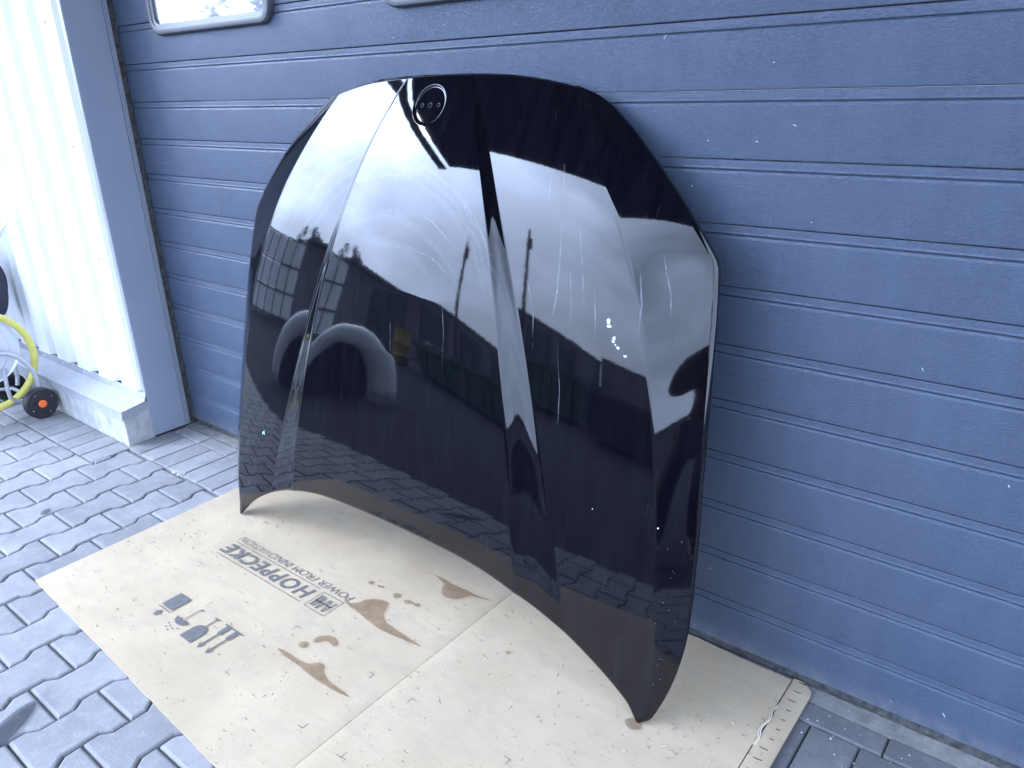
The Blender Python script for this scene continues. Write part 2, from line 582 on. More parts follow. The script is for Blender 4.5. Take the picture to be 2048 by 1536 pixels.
sl.box(-0.02, 0.0105, -0.0045, -0.0008, 0.002, 3.02)
sl.build('side_seal', m_rubber_dusty, jl)
jr = MB().box(4.0, 4.03, -0.1765, 0.05, 0.0, 3.02).build('door_jamb', m_jamb)
tag(jr, 'grey sheet metal jamb at the right-hand end of the door', 'door jamb')
li = MB().box(-0.03, 4.06, -0.185, 0.06, 2.93, 3.4).build('lintel', m_jamb)
tag(li, 'grey sheet metal lintel above the door under the canopy', 'lintel')

# ------------------------------------------------------------------ white ribbed wall with its plinth
RP = 0.2065
def cladding(name_root, x_from, x_to, rib0, z0, z1):
    """trapezoidal sheets between x_from < x_to, one object per sheet"""
    xs = []
    k0 = math.floor((x_from - rib0) / RP) - 1
    k1 = math.ceil((x_to - rib0) / RP) + 1
    pts = []
    for k in range(k0, k1):
        c = rib0 + k * RP
        pts += [(c - 0.044, -0.182), (c - 0.023, -0.156), (c + 0.019, -0.156), (c + 0.040, -0.182)]
    pts = [q for q in pts if x_from <= q[0] <= x_to]
    pts = [(x_from, pts[0][1])] + pts + [(x_to, pts[-1][1])]
    # outer and inner skin 4 mm apart
    n = len(pts)
    V = []
    for z in (z0, z1):
        V += [(x, y, z) for x, y in pts] + [(x, y + 0.004, z) for x, y in pts]
    Fs = []
    for i in range(n - 1):
        Fs += [(i, i + 1, 2 * n + i + 1, 2 * n + i), (n + i + 1, n + i, 3 * n + i, 3 * n + i + 1), (i + 1, i, n + i, n + i + 1), (2 * n + i, 2 * n + i + 1, 3 * n + i + 1, 3 * n + i)]
    return V, Fs
wall = empty('ribbed_wall', (-0.5, -0.18, 0.16))
tag(wall, 'white ribbed metal wall left of the door above a concrete plinth', 'wall')
for s_ in range(5):
    x1 = -0.020 - s_ * RP * 5
    x0 = x1 - RP * 5
    V, Fs = cladding('cladding_sheet', x0 + 0.001, x1, -0.227, 0.189, 4.6)
    o = obj('cladding_sheet', mesh('cladding_sheet', V, Fs), m_clad)
    o.parent = wall
    o.matrix_parent_inverse = wall.matrix_basis.inverted()
def screw(p, d, parent, r=0.0065, name='screw'):
    mb = MB()
    mb.lathe(p, d, [(0.0001, 0.0055), (r * 0.55, 0.0052), (r * 0.62, 0.0012), (r * 1.25, 0.0008), (r * 1.25, -0.001)], 10)
    o = mb.build(name, m_screw, parent)
    if parent.type == 'EMPTY': o.matrix_parent_inverse = parent.matrix_basis.inverted()
    return o
for z in (0.734, 1.154, 1.572, 1.99):
    screw((-0.135, -0.183, z), (0, -1, 0), wall, 0.006)
    screw((-0.96, -0.183, z), (0, -1, 0), wall, 0.006)
wb = MB().box(-5.2, -0.021, -0.150, 0.3, 0.0, 4.6).build('wall_core', m_rubber, wall)
wb.matrix_parent_inverse = wall.matrix_basis.inverted()

pl = MB().box(-5.2, -0.002, -0.285, -0.1725, -0.05, 0.138).build('plinth', m_plinth)
bevel(pl, 0.004)
tag(pl, 'low concrete plinth with a metal cap under the white ribbed wall', 'plinth')
fl = MB()
prf = [(-0.176, 0.190), (-0.1785, 0.190), (-0.1885, 0.161), (-0.288, 0.1465), (-0.2895, 0.118), (-0.2915, 0.1115), (-0.2935, 0.112), (-0.2912, 0.1185), (-0.2895, 0.1486), (-0.1892, 0.1636), (-0.1795, 0.1925), (-0.176, 0.1925)]
n = len(prf)
V = [(x, y, z) for x in (-5.2, 0.0015) for y, z in prf]
fl.add(V, [(i, (i + 1) % n, n + (i + 1) % n, n + i) for i in range(n)] + [tuple(range(n - 1, -1, -1)), tuple(range(n, 2 * n))])
flo = fl.build('flashing', m_flash, pl)
auto_smooth(flo, 20)
MB().add([(0.0018, -0.1785, 0.162), (0.0018, -0.2895, 0.1482), (0.0018, -0.291, 0.1125), (0.0018, -0.1785, 0.128)], [(0, 1, 2, 3)]).add(
    [(0.0005, -0.1785, 0.162), (0.0005, -0.2895, 0.1482), (0.0005, -0.291, 0.1125), (0.0005, -0.1785, 0.128)], [(3, 2, 1, 0)]).build('flashing_end', m_flash, flo)
for x in (-0.019, -0.158, -0.324, -0.536, -0.752, -0.962, -1.17):
    screw((x, -0.1838, 0.1765), (0, -0.94, 0.34), flo, 0.0062)


# ------------------------------------------------------------------ canopy over the door
M = Mat('canopy_steel', (0.035, 0.036, 0.042), 0.7)
M.color(M.ramp(M.noise(M.pos(), 3, 4), [(0.3, (0.028, 0.029, 0.034)), (0.7, (0.045, 0.046, 0.052))]))
m_canopy = M.m
can = empty('canopy', (2.0, -1.6, 3.3))
tag(can, 'dark flat canopy over the door, mirrored along the top of the bonnet', 'canopy')
def cpart(mb, name):
    o = mb.build(name, m_canopy, can)
    o.matrix_parent_inverse = can.matrix_basis.inverted()
    return o
cpart(MB().box(-1.10, 3.95, -3.06, -0.19, 3.26, 3.31), 'roof_slab')
cpart(MB().box(-1.43, -1.24, -3.26, -0.19, 3.26, 3.285), 'edge_beam')
cpart(MB().box(-1.10, 3.95, -3.16, -3.061, 3.255, 3.36), 'front_beam')
for x in (0.9, 2.5, 3.88):
    cpart(MB().box(x - 0.04, x + 0.04, -3.06, -0.19, 3.19, 3.2595), 'rafter')
wr = MB().box(4.031, 9.0, -0.182, 0.3, 0.0, 4.6).build('side_wall', m_clad)
tag(wr, 'plain white wall continuing right of the garage door', 'wall')
wu = MB().box(-0.0195, 4.0305, -0.181, 0.3, 3.402, 4.6).build('upper_wall', m_clad)
tag(wu, 'white wall panel above the lintel and canopy', 'wall')

# ------------------------------------------------------------------ bonnet
P = np.polyval
def fit(pts, deg): 
    pts = np.array(pts)
    return np.polyfit(pts[:, 0], pts[:, 1], deg)
XC = 1.617
zs = np.arange(.57, 1.28, .07)
a_c = fit(list(zip(zs, [.437, .416, .394, .373, .346, .316, .289, .258, .229, .196, .154])) + [(1.345, .108), (.156, .56), (.3, .52)], 4)
y_c = fit(list(zip(zs, [-.261, -.248, -.238, -.222, -.201, -.189, -.173, -.154, -.132, -.105, -.082])) + [(1.345, -.043), (.156, -.331), (.3, -.309)], 4)
zs2 = np.arange(.64, 1.28, .07)
a_i = fit(list(zip(zs2, [.35, .335, .316, .297, .276, .255, .233, .206, .172, .143])) + [(1.345, .104), (.215, .42), (.4, .395)], 4)
y_i = fit(list(zip(zs2, [-.273, -.258, -.242, -.226, -.21, -.193, -.17, -.146, -.12, -.089])) + [(1.345, -.045), (.215, -.343), (.4, -.318)], 4)
zf = np.arange(.05, 1.11, .07)
a_f = fit(list(zip(zf, [.776, .773, .767, .759, .753, .744, .736, .725, .712, .697, .679, .661, .637, .607, .574, .53])) + [(1.315, .385), (.015, .772), (1.2, .468)], 5)
y_f = fit(list(zip(zf, [-.319, -.31, -.302, -.293, -.284, -.273, -.26, -.247, -.233, -.219, -.207, -.192, -.178, -.159, -.144, -.125])) + [(1.315, -.035), (.015, -.328), (1.2, -.085)], 4)
s_f = fit([(.0, .52), (.1, .54), (.24, .57), (.38, .605), (.52, .60), (.66, .53), (.8, .45), (.94, .385), (1.08, .38), (1.22, .39), (1.31, .39)], 4)
bot_p = fit(list(zip([0, .1, .2, .25, .3, .35, .4, .45, .5, .55, .6, .65, .7, .73, .75, .76], [.2515, .2505, .247, .243, .2365, .227, .2145, .1985, .179, .156, .130, .0995, .062, .036, .0145, .002])), 6)
def zbot(a): return max(.0088, P(bot_p, a)) if a < .752 else .0088 + (a - .752) * .42
def ztop(a): return P(top_p, a)
top_p = fit(list(zip([0, .1, .15, .2, .25, .3, .35, .40], [1.3485, 1.3475, 1.346, 1.343, 1.338, 1.331, 1.322, 1.311])), 4)
edge_z = np.array([.0165, .022, .04, .07, .1, .135, .17, .205, .24, .31, .38, .45, .52, .59, .66, .73, .8, .87, .94, .97, .985, 1.0, 1.02, 1.08, 1.15, 1.22, 1.27, 1.295, 1.31, 1.318])
edge_a = np.array([.774, .779, .787, .798, .807, .815, .8205, .824, .8255, .824, .820, .816, .810, .805, .800, .795, .789, .783, .7755, .7715, .767, .757, .742, .692, .625, .551, .488, .446, .405, .386])

def dome(z):
    return .006 + .009 * min(max((z - .2) / .5, 0), 1) * min(max((1.30 - z) / .45, 0), 1)
def skin_y(seg, a, z):
    ai, ac, af = P(a_i, z), P(a_c, z), P(a_f, z)
    ac = max(ac, ai + .003)
    yi, yc, yf = P(y_i, z), P(y_c, z), P(y_f, z)
    if seg == 0:
        return yi - dome(z) * (1 - (a / ai) ** 2)
    if seg == 1:
        f = min(max((a - ai) / (ac - ai), 0), 1)
        return yi + (yc - yi) * (f + 0.22 * math.sin(2 * math.pi * f) / 6.283)
    flare = -.014 * math.exp(-((a - .750) / .026) ** 2 - (z / .035) ** 2)
    yf += flare * .6
    if seg == 2:
        L = af - ac
        f = (a - ac) / L
        ch = yf - yc
        s0, s1 = ch - .05 * L, ch + .07 * L
        return (2 * f**3 - 3 * f**2 + 1) * yc + (f**3 - 2 * f**2 + f) * s0 + (-2 * f**3 + 3 * f**2) * yf + (f**3 - f**2) * s1 + flare * .4
    d = a - af
    w_ = max(np.interp(z, edge_z, edge_a) - af, .02)
    hol = .0035 * math.exp(-((z - .90) / .11) ** 2) * math.sin(math.pi * min(1, d / .15))
    return yf + (P(s_f, z) - .03 - .07 * min(1, max(0, (z - .65) / .35))) * d + .3 * d * d + hol

def col_a(seg, f, z):
    ai = P(a_i, z)
    ac = max(P(a_c, z), ai + .003)
    af = P(a_f, z)
    if seg == 0: return ai * f
    if seg == 1: return ai + (ac - ai) * f
    if seg == 2: return ac + (af - ac) * f
    return af + max(np.interp(z, edge_z, edge_a) - af, .0004) * f

def solve_z(seg, f, lo, hi, curve):
    fn = lambda z: z - curve(abs(col_a(seg, f, z)))
    for _ in range(50):
        mid = (lo + hi) / 2
        if fn(mid) > 0: hi = mid
        else: lo = mid
    return (lo + hi) / 2

cols = [(0, i / 24) for i in range(24)] + [(0, 0.992)]
cols += [(1, v) for v in (0.0, .06, .14, .25, .36, .5, .64, .75, .86, .94)]
cols += [(2, v) for v in (0.0, .012, .03)] + [(2, .03 + .94 * i / 26) for i in range(1, 27)] + [(2, .985)]
cols += [(3, 0.0), (3, .04), (3, .1)] + [(3, .1 + .9 * i / 10) for i in range(1, 11)]
NR = 170
grid = []
zfold0, zfold1 = .0175, solve_z(2, 1.0, 1.2, 1.36, ztop)
for seg, f in cols:
    if seg == 3: zb, zt = zfold0, zfold1
    elif (seg, f) == (2, 1.0): zb, zt = zfold0, zfold1
    else:
        zb = solve_z(seg, f, 0.0, .4, zbot)
        zt = solve_z(seg, f, 1.2, 1.40, ztop)
    rows = []
    for r in range(NR + 1):
        t = r / NR
        z = zb + (zt - zb) * t
        a = col_a(seg, f, z)
        rows.append((a, skin_y(seg, a, z), z))
    grid.append(rows)
NC = len(cols)
# emblem recess: a block of the grid around the centre line is replaced by a polar patch
EZ, ER = 1.2815, 0.0485
def center_y(z, a=0.0): return skin_y(0, abs(a), z)
tilt = math.atan((center_y(EZ + .01) - center_y(EZ - .01)) / .02)
bi = next(i for i, g_ in enumerate(grid) if g_[NR // 2][0] > 0 and P(a_i, EZ) * (i / 24) > ER * 1.42)
r0 = max(r for r in range(NR) if grid[0][r][2] < EZ - ER * math.cos(tilt) * 1.35)
r1 = min(r for r in range(NR) if grid[0][r][2] > EZ + ER * math.cos(tilt) * 1.30)
V, Fs, idx = [], [], {}
def vert(c, r, sgn):
    key = (c, r, sgn if c else 1)
    if key not in idx:
        a, y, z = grid[c][r]
        idx[key] = len(V)
        V.append((XC + sgn * a, y, z))
    return idx[key]
for sgn in (1, -1):
    for c in range(NC - 1):
        for r in range(NR):
            if c < bi and r0 <= r < r1: continue
            q = [vert(c, r, sgn), vert(c + 1, r, sgn), vert(c + 1, r + 1, sgn), vert(c, r + 1, sgn)]
            Fs.append(tuple(q) if sgn > 0 else tuple(q[::-1]))
# perimeter, counter-clockwise seen from outside (from -y: x right, z up)
per = [(c, r0, -1) for c in range(bi, 0, -1)] + [(c, r0, 1) for c in range(0, bi)]
per += [(bi, r, 1) for r in range(r0, r1)] + [(c, r1, 1) for c in range(bi, 0, -1)] + [(c, r1, -1) for c in range(0, bi)]
per += [(bi, r, -1) for r in range(r1, r0, -1)]
np_ = len(per)
pidx = [vert(*q) for q in per]
ang = []
for i_ in pidx:
    x, y, z = V[i_]
    ang.append(math.atan2((z - EZ) / math.cos(tilt), x - XC))
nrm = Vector((0, -math.cos(tilt), math.sin(tilt)))
rings = [pidx]
prof_e = [(1.22, 0.0), (1.12, 0.0), (1.06, 0.0), (1.03, -0.0003), (1.008, -0.0011), (0.99, -0.0028), (0.976, -0.0040), (0.96, -0.0044), (0.90, -0.0044), (0.7, -0.0044), (0.45, -0.0044), (0.2, -0.0044)]
for k, (rr, dep) in enumerate(prof_e):
    ring = []
    for i_, an in zip(pidx, ang):
        x = rr * ER * math.cos(an)
        z = EZ + rr * ER * math.sin(an) * math.cos(tilt)
        if k == 0:
            px, _, pz = V[i_]
            x, z = (x + px - XC) / 2, (z + pz) / 2
        y = center_y(z, x)
        v = Vector((XC + x, y, z)) + nrm * dep
        ring.append(len(V))
        V.append(tuple(v))
    rings.append(ring)
for a_, b_ in zip(rings[:-1], rings[1:]):
    for i in range(np_):
        j = (i + 1) % np_
        Fs.append((a_[i], a_[j], b_[j], b_[i]))
V.append(tuple(Vector((XC, center_y(EZ), EZ)) + nrm * -0.0044))
for i in range(np_):
    Fs.append((rings[-1][i], rings[-1][(i + 1) % np_], len(V) - 1))

hood = empty('car_bonnet', (XC, -0.34, 0.009))
tag(hood, 'black glossy car bonnet standing on its rear edge against the grey door', 'car bonnet')
hinv = hood.matrix_basis.inverted()
def hpart(o):
    o.parent = hood
    o.matrix_parent_inverse = hinv
    return o

M = Mat('black_paint', (0.002, 0.002, 0.004), 0.03, 0.0, 0.5)
M.set('Coat Weight', 0.0)
M.set('IOR', 1.52)
# wiped dust film, polishing swirls and fine vertical scratches in the clear coat
pv = M.pos()
film = M.ramp(M.noise(M.pos((9, 3, 1.1)), 4.0, 5, 0.65), [(0.42, 0.0), (0.78, 1.0)])
streak = M.ramp(M.noise(M.pos((60, 10, 1.6)), 3.2, 3, 0.6), [(0.655, 0.0), (0.72, 1.0)])
geo = M.node('ShaderNodeNewGeometry')
def ring_mask(cx, cz, r, w):
    sub = M.node('ShaderNodeVectorMath', operation='SUBTRACT')
    M.l.new(geo.outputs['Position'], sub.inputs[0])
    sub.inputs[1].default_value = (cx, 0, cz)
    mul = M.node('ShaderNodeVectorMath', operation='MULTIPLY')
    M.l.new(sub.outputs[0], mul.inputs[0])
    mul.inputs[1].default_value = (1, 0, 1)
    ln = M.node('ShaderNodeVectorMath', operation='LENGTH')
    M.l.new(mul.outputs[0], ln.inputs[0])
    wob = M.math('MULTIPLY', M.noise(pv, 9, 2), 0.03)
    d_ = M.math('ABSOLUTE', M.math('SUBTRACT', M.math('ADD', ln.outputs['Value'], wob), r + 0.015))
    return M.math('MAXIMUM', M.math('SUBTRACT', 1.0, M.math('DIVIDE', d_, w)), 0.0)
swirl = None
for args in ((1.52, .74, .405, .007), (1.53, .735, .385, .010), (1.55, .72, .305, .012), (1.54, .71, .255, .014), (1.5, .72, .45, .005)):
    rm = ring_mask(*args)
    swirl = rm if swirl is None else M.math('ADD', swirl, rm)
hair = M.ramp(M.noise(M.pos((40, 10, 40)), 3, 4, 0.7), [(0.4, 0.15), (0.65, 1.0)])
sz = M.node('ShaderNodeSeparateXYZ')
M.l.new(geo.outputs['Position'], sz.inputs[0])
swirl = M.math('MULTIPLY', M.math('MULTIPLY', swirl, hair), M.ramp(M.math('ADD', sz.outputs['Z'], M.math('MULTIPLY', M.noise(pv, 3, 2), .1)), [(0.90, 0.0), (1.0, 1.0)]))
dustf = M.math('ADD', M.math('MULTIPLY', film, 0.0035), M.math('ADD', M.math('MULTIPLY', streak, 0.008), M.math('MULTIPLY', swirl, 0.055)))
M.color(M.mix(dustf, (0.002, 0.002, 0.004), (0.8, 0.82, 0.88)))
M.rough(M.math('ADD', 0.034, M.math('MULTIPLY', dustf, 1.5)))
M.bump(M.noise(pv, 55, 3, 0.5), 0.0012, 0.02)
m_paint = M.m
m_under = Mat('bonnet_underside', (0.02, 0.02, 0.024), 0.5).m

me_h = mesh('outer_skin', V, Fs, True)
me_h.materials.append(m_paint)
skin = obj('outer_skin', me_h)
bm = bmesh.new()
bm.from_mesh(me_h)
bmesh.ops.remove_doubles(bm, verts=bm.verts, dist=0.00005)
bm.to_mesh(me_h)
bm.free()
me_h.polygons.foreach_set('use_smooth', [True] * len(me_h.polygons))
hpart(skin)
sd = skin.modifiers.new('hem', 'SOLIDIFY')
sd.thickness = 0.006
sd.offset = -1
sd.use_rim = True
sd.use_quality_normals = True

# holes for the badge pins
def on_hood(a, z, lift=0.0, seg=None):
    aa = abs(a)
    if seg is None:
        ai, ac, af = P(a_i, z), P(a_c, z), P(a_f, z)
        seg = 0 if aa <= ai else 1 if aa <= ac else 2 if aa <= af else 3
    y = skin_y(seg, aa, z)
    h_ = .003
    dz = (skin_y(seg, aa, z + h_) - skin_y(seg, aa, z - h_)) / (2 * h_)
    dx = (skin_y(seg, aa + h_, z) - skin_y(seg, max(aa - h_, 0), z)) / (2 * h_ if aa > h_ else h_) * (1 if a >= 0 else -1)
    nn = Vector((dx, -1, dz)).normalized()
    return Vector((XC + a, y, z)) + nn * lift, nn
for dx, rr in ((-0.027, .0042), (0.0, .0052), (0.027, .0042)):
    p0, nn = on_hood(dx, EZ, -0.0043)
    hole = MB()
    hole.lathe(p0, nrm, [(rr * 1.3, 0.0), (rr * 1.25, 0.0007), (rr, 0.0006), (rr * .9, -0.0004), (rr * .2, -0.0005), (0.0001, -0.0005)], 20)
    hpart(auto_smooth(hole.build('badge_hole', m_under), 60))

# pressed inner frame behind the skin
V, Fs = [], []
for c in range(0, NC, 3):
    for r in range(0, NR + 1, 5):
        a, y, z = grid[c][r]
        k = 0.5 + 0.5 * math.cos(min(1, abs(z - .75) / .58) * math.pi)
        V.append((a * .93, min(y + .016 + .012 * k, -.004), .07 + .93 * z))
nr = len(range(0, NR + 1, 5))
ncol = len(range(0, NC, 3))
Vf = [(XC + x, y, z) for x, y, z in V] + [(XC - x, y, z) for x, y, z in V]
for c in range(ncol - 1):
    for r in range(nr - 1):
        q = (c * nr + r, (c + 1) * nr + r, (c + 1) * nr + r + 1, c * nr + r + 1)
        Fs.append(q)
        Fs.append(tuple(len(V) + i for i in q[::-1]))
inn = obj('inner_frame', mesh('inner_frame', Vf, Fs, True), m_under)
hpart(inn)
si = inn.modifiers.new('thickness', 'SOLIDIFY')
si.thickness = 0.004

# paint chips
m_chip = Mat('paint_chip', (0.7, 0.74, 0.74), 0.7).m
m_chip_g = Mat('paint_chip_green', (0.35, 0.8, 0.6), 0.6).m
def chip(a, z, pts, mat):
    p0, nn = on_hood(a, z)
    tx = Vector((1, 0, 0)); tx = (tx - nn * tx.dot(nn)).normalized()
    tz = nn.cross(tx)
    if tz.z < 0: tz = -tz
    V1 = [p0 + tx * x * .001 + tz * y * .001 + nn * .0006 for x, y in pts]
    V0 = [v - nn * .0012 for v in V1]
    n = len(pts)
    hpart(obj('paint_chip', mesh('paint_chip', V0 + V1, [tuple(range(n, 2 * n))] + [(i, (i + 1) % n, n + (i + 1) % n, n + i) for i in range(n)]), mat))
# long wiping scratches in the clear coat
M = Mat('scratch', (0.75, 0.78, 0.85), 0.6)
tr = M.node('ShaderNodeBsdfTransparent')
mxs = M.node('ShaderNodeMixShader')
M.l.new(M.ramp(M.noise(M.pos((1, 1, .3)), 60, 3), [(0.35, 0.0), (0.7, 0.20)]), mxs.inputs[0])
M.l.new(tr.outputs[0], mxs.inputs[1])
M.l.new(M.b.outputs[0], mxs.inputs[2])
M.l.new(mxs.outputs[0], M.n['Material Output'].inputs['Surface'])
m_scr = M.m
def scratch(pts, w):
    n = 14
    V, Fs = [], []
    for i in range(n + 1):
        t = i / n
        k = t * (len(pts) - 1)
        j = min(int(k), len(pts) - 2)
        u = k - j
        a = pts[j][0] * (1 - u) + pts[j + 1][0] * u
        z = pts[j][1] * (1 - u) + pts[j + 1][1] * u
        ww = w * (math.sin(math.pi * min(1, t * 1.05)) ** .6 + .05)
        for sg in (-1, 1):
            p_, nn = on_hood(a + sg * ww, z)
            V.append(p_ + nn * .0005)
        if i: Fs.append((2 * i - 2, 2 * i - 1, 2 * i + 1, 2 * i))
    hpart(obj('scratch', mesh('scratch', V, Fs), m_scr))
for pts, w in (([(.430, 1.05), (.441, .97), (.445, .90), (.440, .845)], .0022), ([(.475, 1.04), (.50, .95), (.515, .88)], .0016), ([(.385, 1.15), (.388, 1.08)], .0016), ([(.47, .95), (.485, .88), (.487, .80)], .0011),
               ([(.53, .93), (.545, .86), (.55, .80)], .0012), ([(.62, .98), (.64, .90), (.645, .83)], .0016), ([(.66, 1.0), (.69, .92), (.70, .86)], .0012), ([(.36, .93), (.39, .85), (.40, .76)], .0012), ([(.41, 1.16), (.425, 1.10)], .0010),
               ([(.46, .80), (.48, .70), (.485, .62)], .0009), ([(.14, .88), (.16, .78), (.165, .70)], .0012), ([(-.02, .80), (-.01, .70)], .0009), ([(-.06, 1.16), (.05, 1.14), (.14, 1.10), (.22, 1.03), (.27, .96)], .0040), ([(-.14, 1.02), (-.04, 1.045), (.08, 1.03), (.17, .97)], .0055), ([(-.10, .95), (.0, .965), (.10, .945), (.19, .89)], .0045), ([(-.02, 1.11), (.09, 1.085), (.18, 1.03)], .0022),
               ([(-.70, .30), (-.695, .22)], .0008), ([(-.705, .26), (-.69, .245), (-.688, .20)], .0008), ([(-.66, .25), (-.645, .19)], .0007), ([(-.70, .17), (-.69, .11)], .0007)):
    scratch(pts, w)
random.seed(11)
def blob(rx, ry, n=9, jit=.35):
    return [(rx * math.cos(2 * math.pi * i / n) * random.uniform(1 - jit, 1 + jit), ry * math.sin(2 * math.pi * i / n) * random.uniform(1 - jit, 1 + jit)) for i in range(n)]
for a, z, rx, ry in ((.575, .860, 4, 6), (.578, .851, 6, 3.5), (.593, .828, 2.5, 5), (.592, .821, 3.5, 3), (.605, .810, 4, 3.2), (.623, .796, 4.5, 2.2), (.598, .815, 1.6, 1.6), (.742, .458, 1.6, 2.2), (.593, .462, 1.2, 1.0)):
    chip(a, z, blob(rx, ry), m_chip)
chip(-.602, .335, [(-6, -2), (0, 3), (7, 9), (4, 2), (7, -6), (3, -3), (0, -1), (-3, -8)], m_chip_g)
for a, z, rx, ry in ((.709, .842, 1.8, 1), (.710, .834, 1.2, 2), (.708, .826, 2, 1.2)):
    chip(a, z, blob(rx, ry), m_under)
for k in range(16):
    chip(random.uniform(.755, .80), random.uniform(.1, .45), blob(.45, .45, 5), m_chip)

# ------------------------------------------------------------------ cardboard sheet
CT = 0.0075     # top of the sheet
M = Mat('cardboard', (0.47, 0.41, 0.315), 0.95, 0.0, 0.15)
p = M.pos()
c = M.ramp(M.noise(p, 3.0, 5, 0.6), [(0.3, (0.355, 0.285, 0.195)), (0.7, (0.435, 0.352, 0.245))])
fib = M.ramp(M.noise(M.pos((4, 60, 4)), 5, 4, 0.6), [(0.3, 0.93), (0.7, 1.05)])
c = M.mix(0.7, c, fib, 'MULTIPLY')
smud = M.ramp(M.noise(M.pos((3.5, 9, 1)), 2.4, 6, 0.72), [(0.50, 0.0), (0.72, 0.6)])
c = M.mix(smud, c, (0.31, 0.262, 0.195))
vor = M.node('ShaderNodeTexVoronoi')
vor.inputs['Scale'].default_value = 16
vor.inputs['Randomness'].default_value = 1
M.l.new(M.pos((1, 1.8, 1)), vor.inputs['Vector'])
nick = M.ramp(vor.outputs['Distance'], [(0.03, 1.0), (0.06, 0.0)])
nick = M.mix(1.0, nick, M.ramp(M.noise(p, 2.6, 3), [(0.5, 0.0), (0.6, 0.8)]), 'MULTIPLY')
c = M.mix(nick, c, (0.2, 0.17, 0.13))
M.color(c)
flute = M.node('ShaderNodeTexWave', wave_type='BANDS', bands_direction='X')
flute.inputs['Scale'].default_value = 40
M.l.new(p, flute.inputs['Vector'])
n1 = M.bump(flute.outputs['Fac'], 0.0004, 0.25)
n2 = M.bump(M.noise(p, 8, 5, 0.6), 0.006, 0.35, n1)
dent = M.ramp(M.noise(M.pos((1, 1.6, 1)), 60, 3, 0.6), [(0.66, 0.0), (0.74, 1.0)])
M.bump(dent, 0.004, 0.7, n2)
m_card = M.m
M = Mat('cardboard_edge', (0.5, 0.44, 0.34), 0.95)
m_card_edge = M.m
M = Mat('print_ink', (0.10, 0.095, 0.09), 0.8)
wear = M.ramp(M.noise(M.pos(), 140, 4, 0.7), [(0.30, 0.55), (0.52, 1.0)])
M.l.new(wear, M.b.inputs['Alpha'])
m_ink = M.m

card = empty('cardboard_sheet', (1.6, -0.45, 0.0))
tag(card, 'large flattened cardboard box lying on the pavers under the black bonnet', 'cardboard')
cinv = card.matrix_basis.inverted()
def cpt(o):
    o.parent = card
    o.matrix_parent_inverse = cinv
    return o
FX = 1.8565
def sheet(name, xa, xb, back, front, wob):
    """slightly wavy corrugated board between x=xa and x=xb"""
    nx, ny = max(4, int((xb - xa) / .018)), 56
    V, Fs = [], []
    rnd = random.Random(3)
    jf = [rnd.uniform(-.0007, .0007) + (rnd.uniform(-.003, .002) if rnd.random() < .08 else 0) for _ in range(nx + 1)]
    jb = [rnd.uniform(-.002, .001) for _ in range(nx + 1)]
    for lay in (0, 1):
        for i in range(nx + 1):
            x = xa + (xb - xa) * i / nx
            yf, yb = front(x) + jf[i], back(x) + jb[i]
            for j in range(ny + 1):
                y = yf + (yb - yf) * j / ny
                z = CT + .0014 * math.sin(3.1 * x + 2.2 * y) * math.sin(5 * y + x) + .0008 * math.sin(9 * x - 4 * y)
                d = min(abs(x - FX), .03)
                z -= .0028 * math.exp(-(d / .004) ** 2)
                z += wob(x, y)
                V.append((x, y, z if lay else z - .0055))
    n = (nx + 1) * (ny + 1)
    id_ = lambda l, i, j: l * n + i * (ny + 1) + j
    for i in range(nx):
        for j in range(ny):
            Fs.append((id_(1, i, j), id_(1, i + 1, j), id_(1, i + 1, j + 1), id_(1, i, j + 1)))
            Fs.append((id_(0, i, j), id_(0, i, j + 1), id_(0, i + 1, j + 1), id_(0, i + 1, j)))
    for i in range(nx):
        Fs.append((id_(0, i, 0), id_(0, i + 1, 0), id_(1, i + 1, 0), id_(1, i, 0)))
        Fs.append((id_(0, i + 1, ny), id_(0, i, ny), id_(1, i, ny), id_(1, i + 1, ny)))
    for j in range(ny):
        Fs.append((id_(0, 0, j + 1), id_(0, 0, j), id_(1, 0, j), id_(1, 0, j + 1)))
        Fs.append((id_(0, nx, j), id_(0, nx, j + 1), id_(1, nx, j + 1), id_(1, nx, j)))
    o = obj(name, mesh(name, V, Fs), m_card)
    auto_smooth(o, 40)
    return cpt(o)
front_l = lambda x: -0.914 - 0.0505 * (x - .69)
back_l = lambda x: -0.004 + (0.0 if x < 2.2 else -.012 * max(0, (x - 2.2) / .4) ** 2)
sheet('board', .689, FX - .0006, back_l, front_l, lambda x, y: 0.0)
sheet('board', FX + .0006, 2.594, back_l, front_l, lambda x, y: .006 * max(0, (x - 2.45) / .145) ** 2 * max(0, min(1, (y + .35) / .3)))
# flap folded on the right, with its row of slits and a sprung crease
fx0, fx1 = 2.5965, 2.6445
V, Fs = [], []
ny = 60
for j in range(ny + 1):
    y = -.97 + .965 * j / ny
    sp = max(0.0, 1 - ((y + .17) / .075) ** 2)
    x1 = fx1 - (.028 * max(0, (y + .03) / .03) ** 2 if y > -.03 else 0)
    for x, z in ((fx0 + .004 * sp, CT + .002 + .006 * sp), (fx0 + .012, CT + .0035 + .003 * sp), ((fx0 + x1) / 2, CT + .0035), (x1 - .004, CT + .002), (x1, CT), (x1, CT - .0055), (fx0, CT - .0055)):
        V.append((x, y, z))
for j in range(ny):
    for k in range(7):
        a_, b_ = j * 7 + k, j * 7 + (k + 1) % 7
        Fs.append((a_, b_, b_ + 7, a_ + 7))
Fs += [tuple(range(6, -1, -1)), tuple(ny * 7 + k for k in range(7))]
flap = cpt(auto_smooth(obj('flap', mesh('flap', V, Fs), m_card), 50))
m_slit = Mat('slit_shadow', (0.05, 0.042, 0.03), 0.95).m
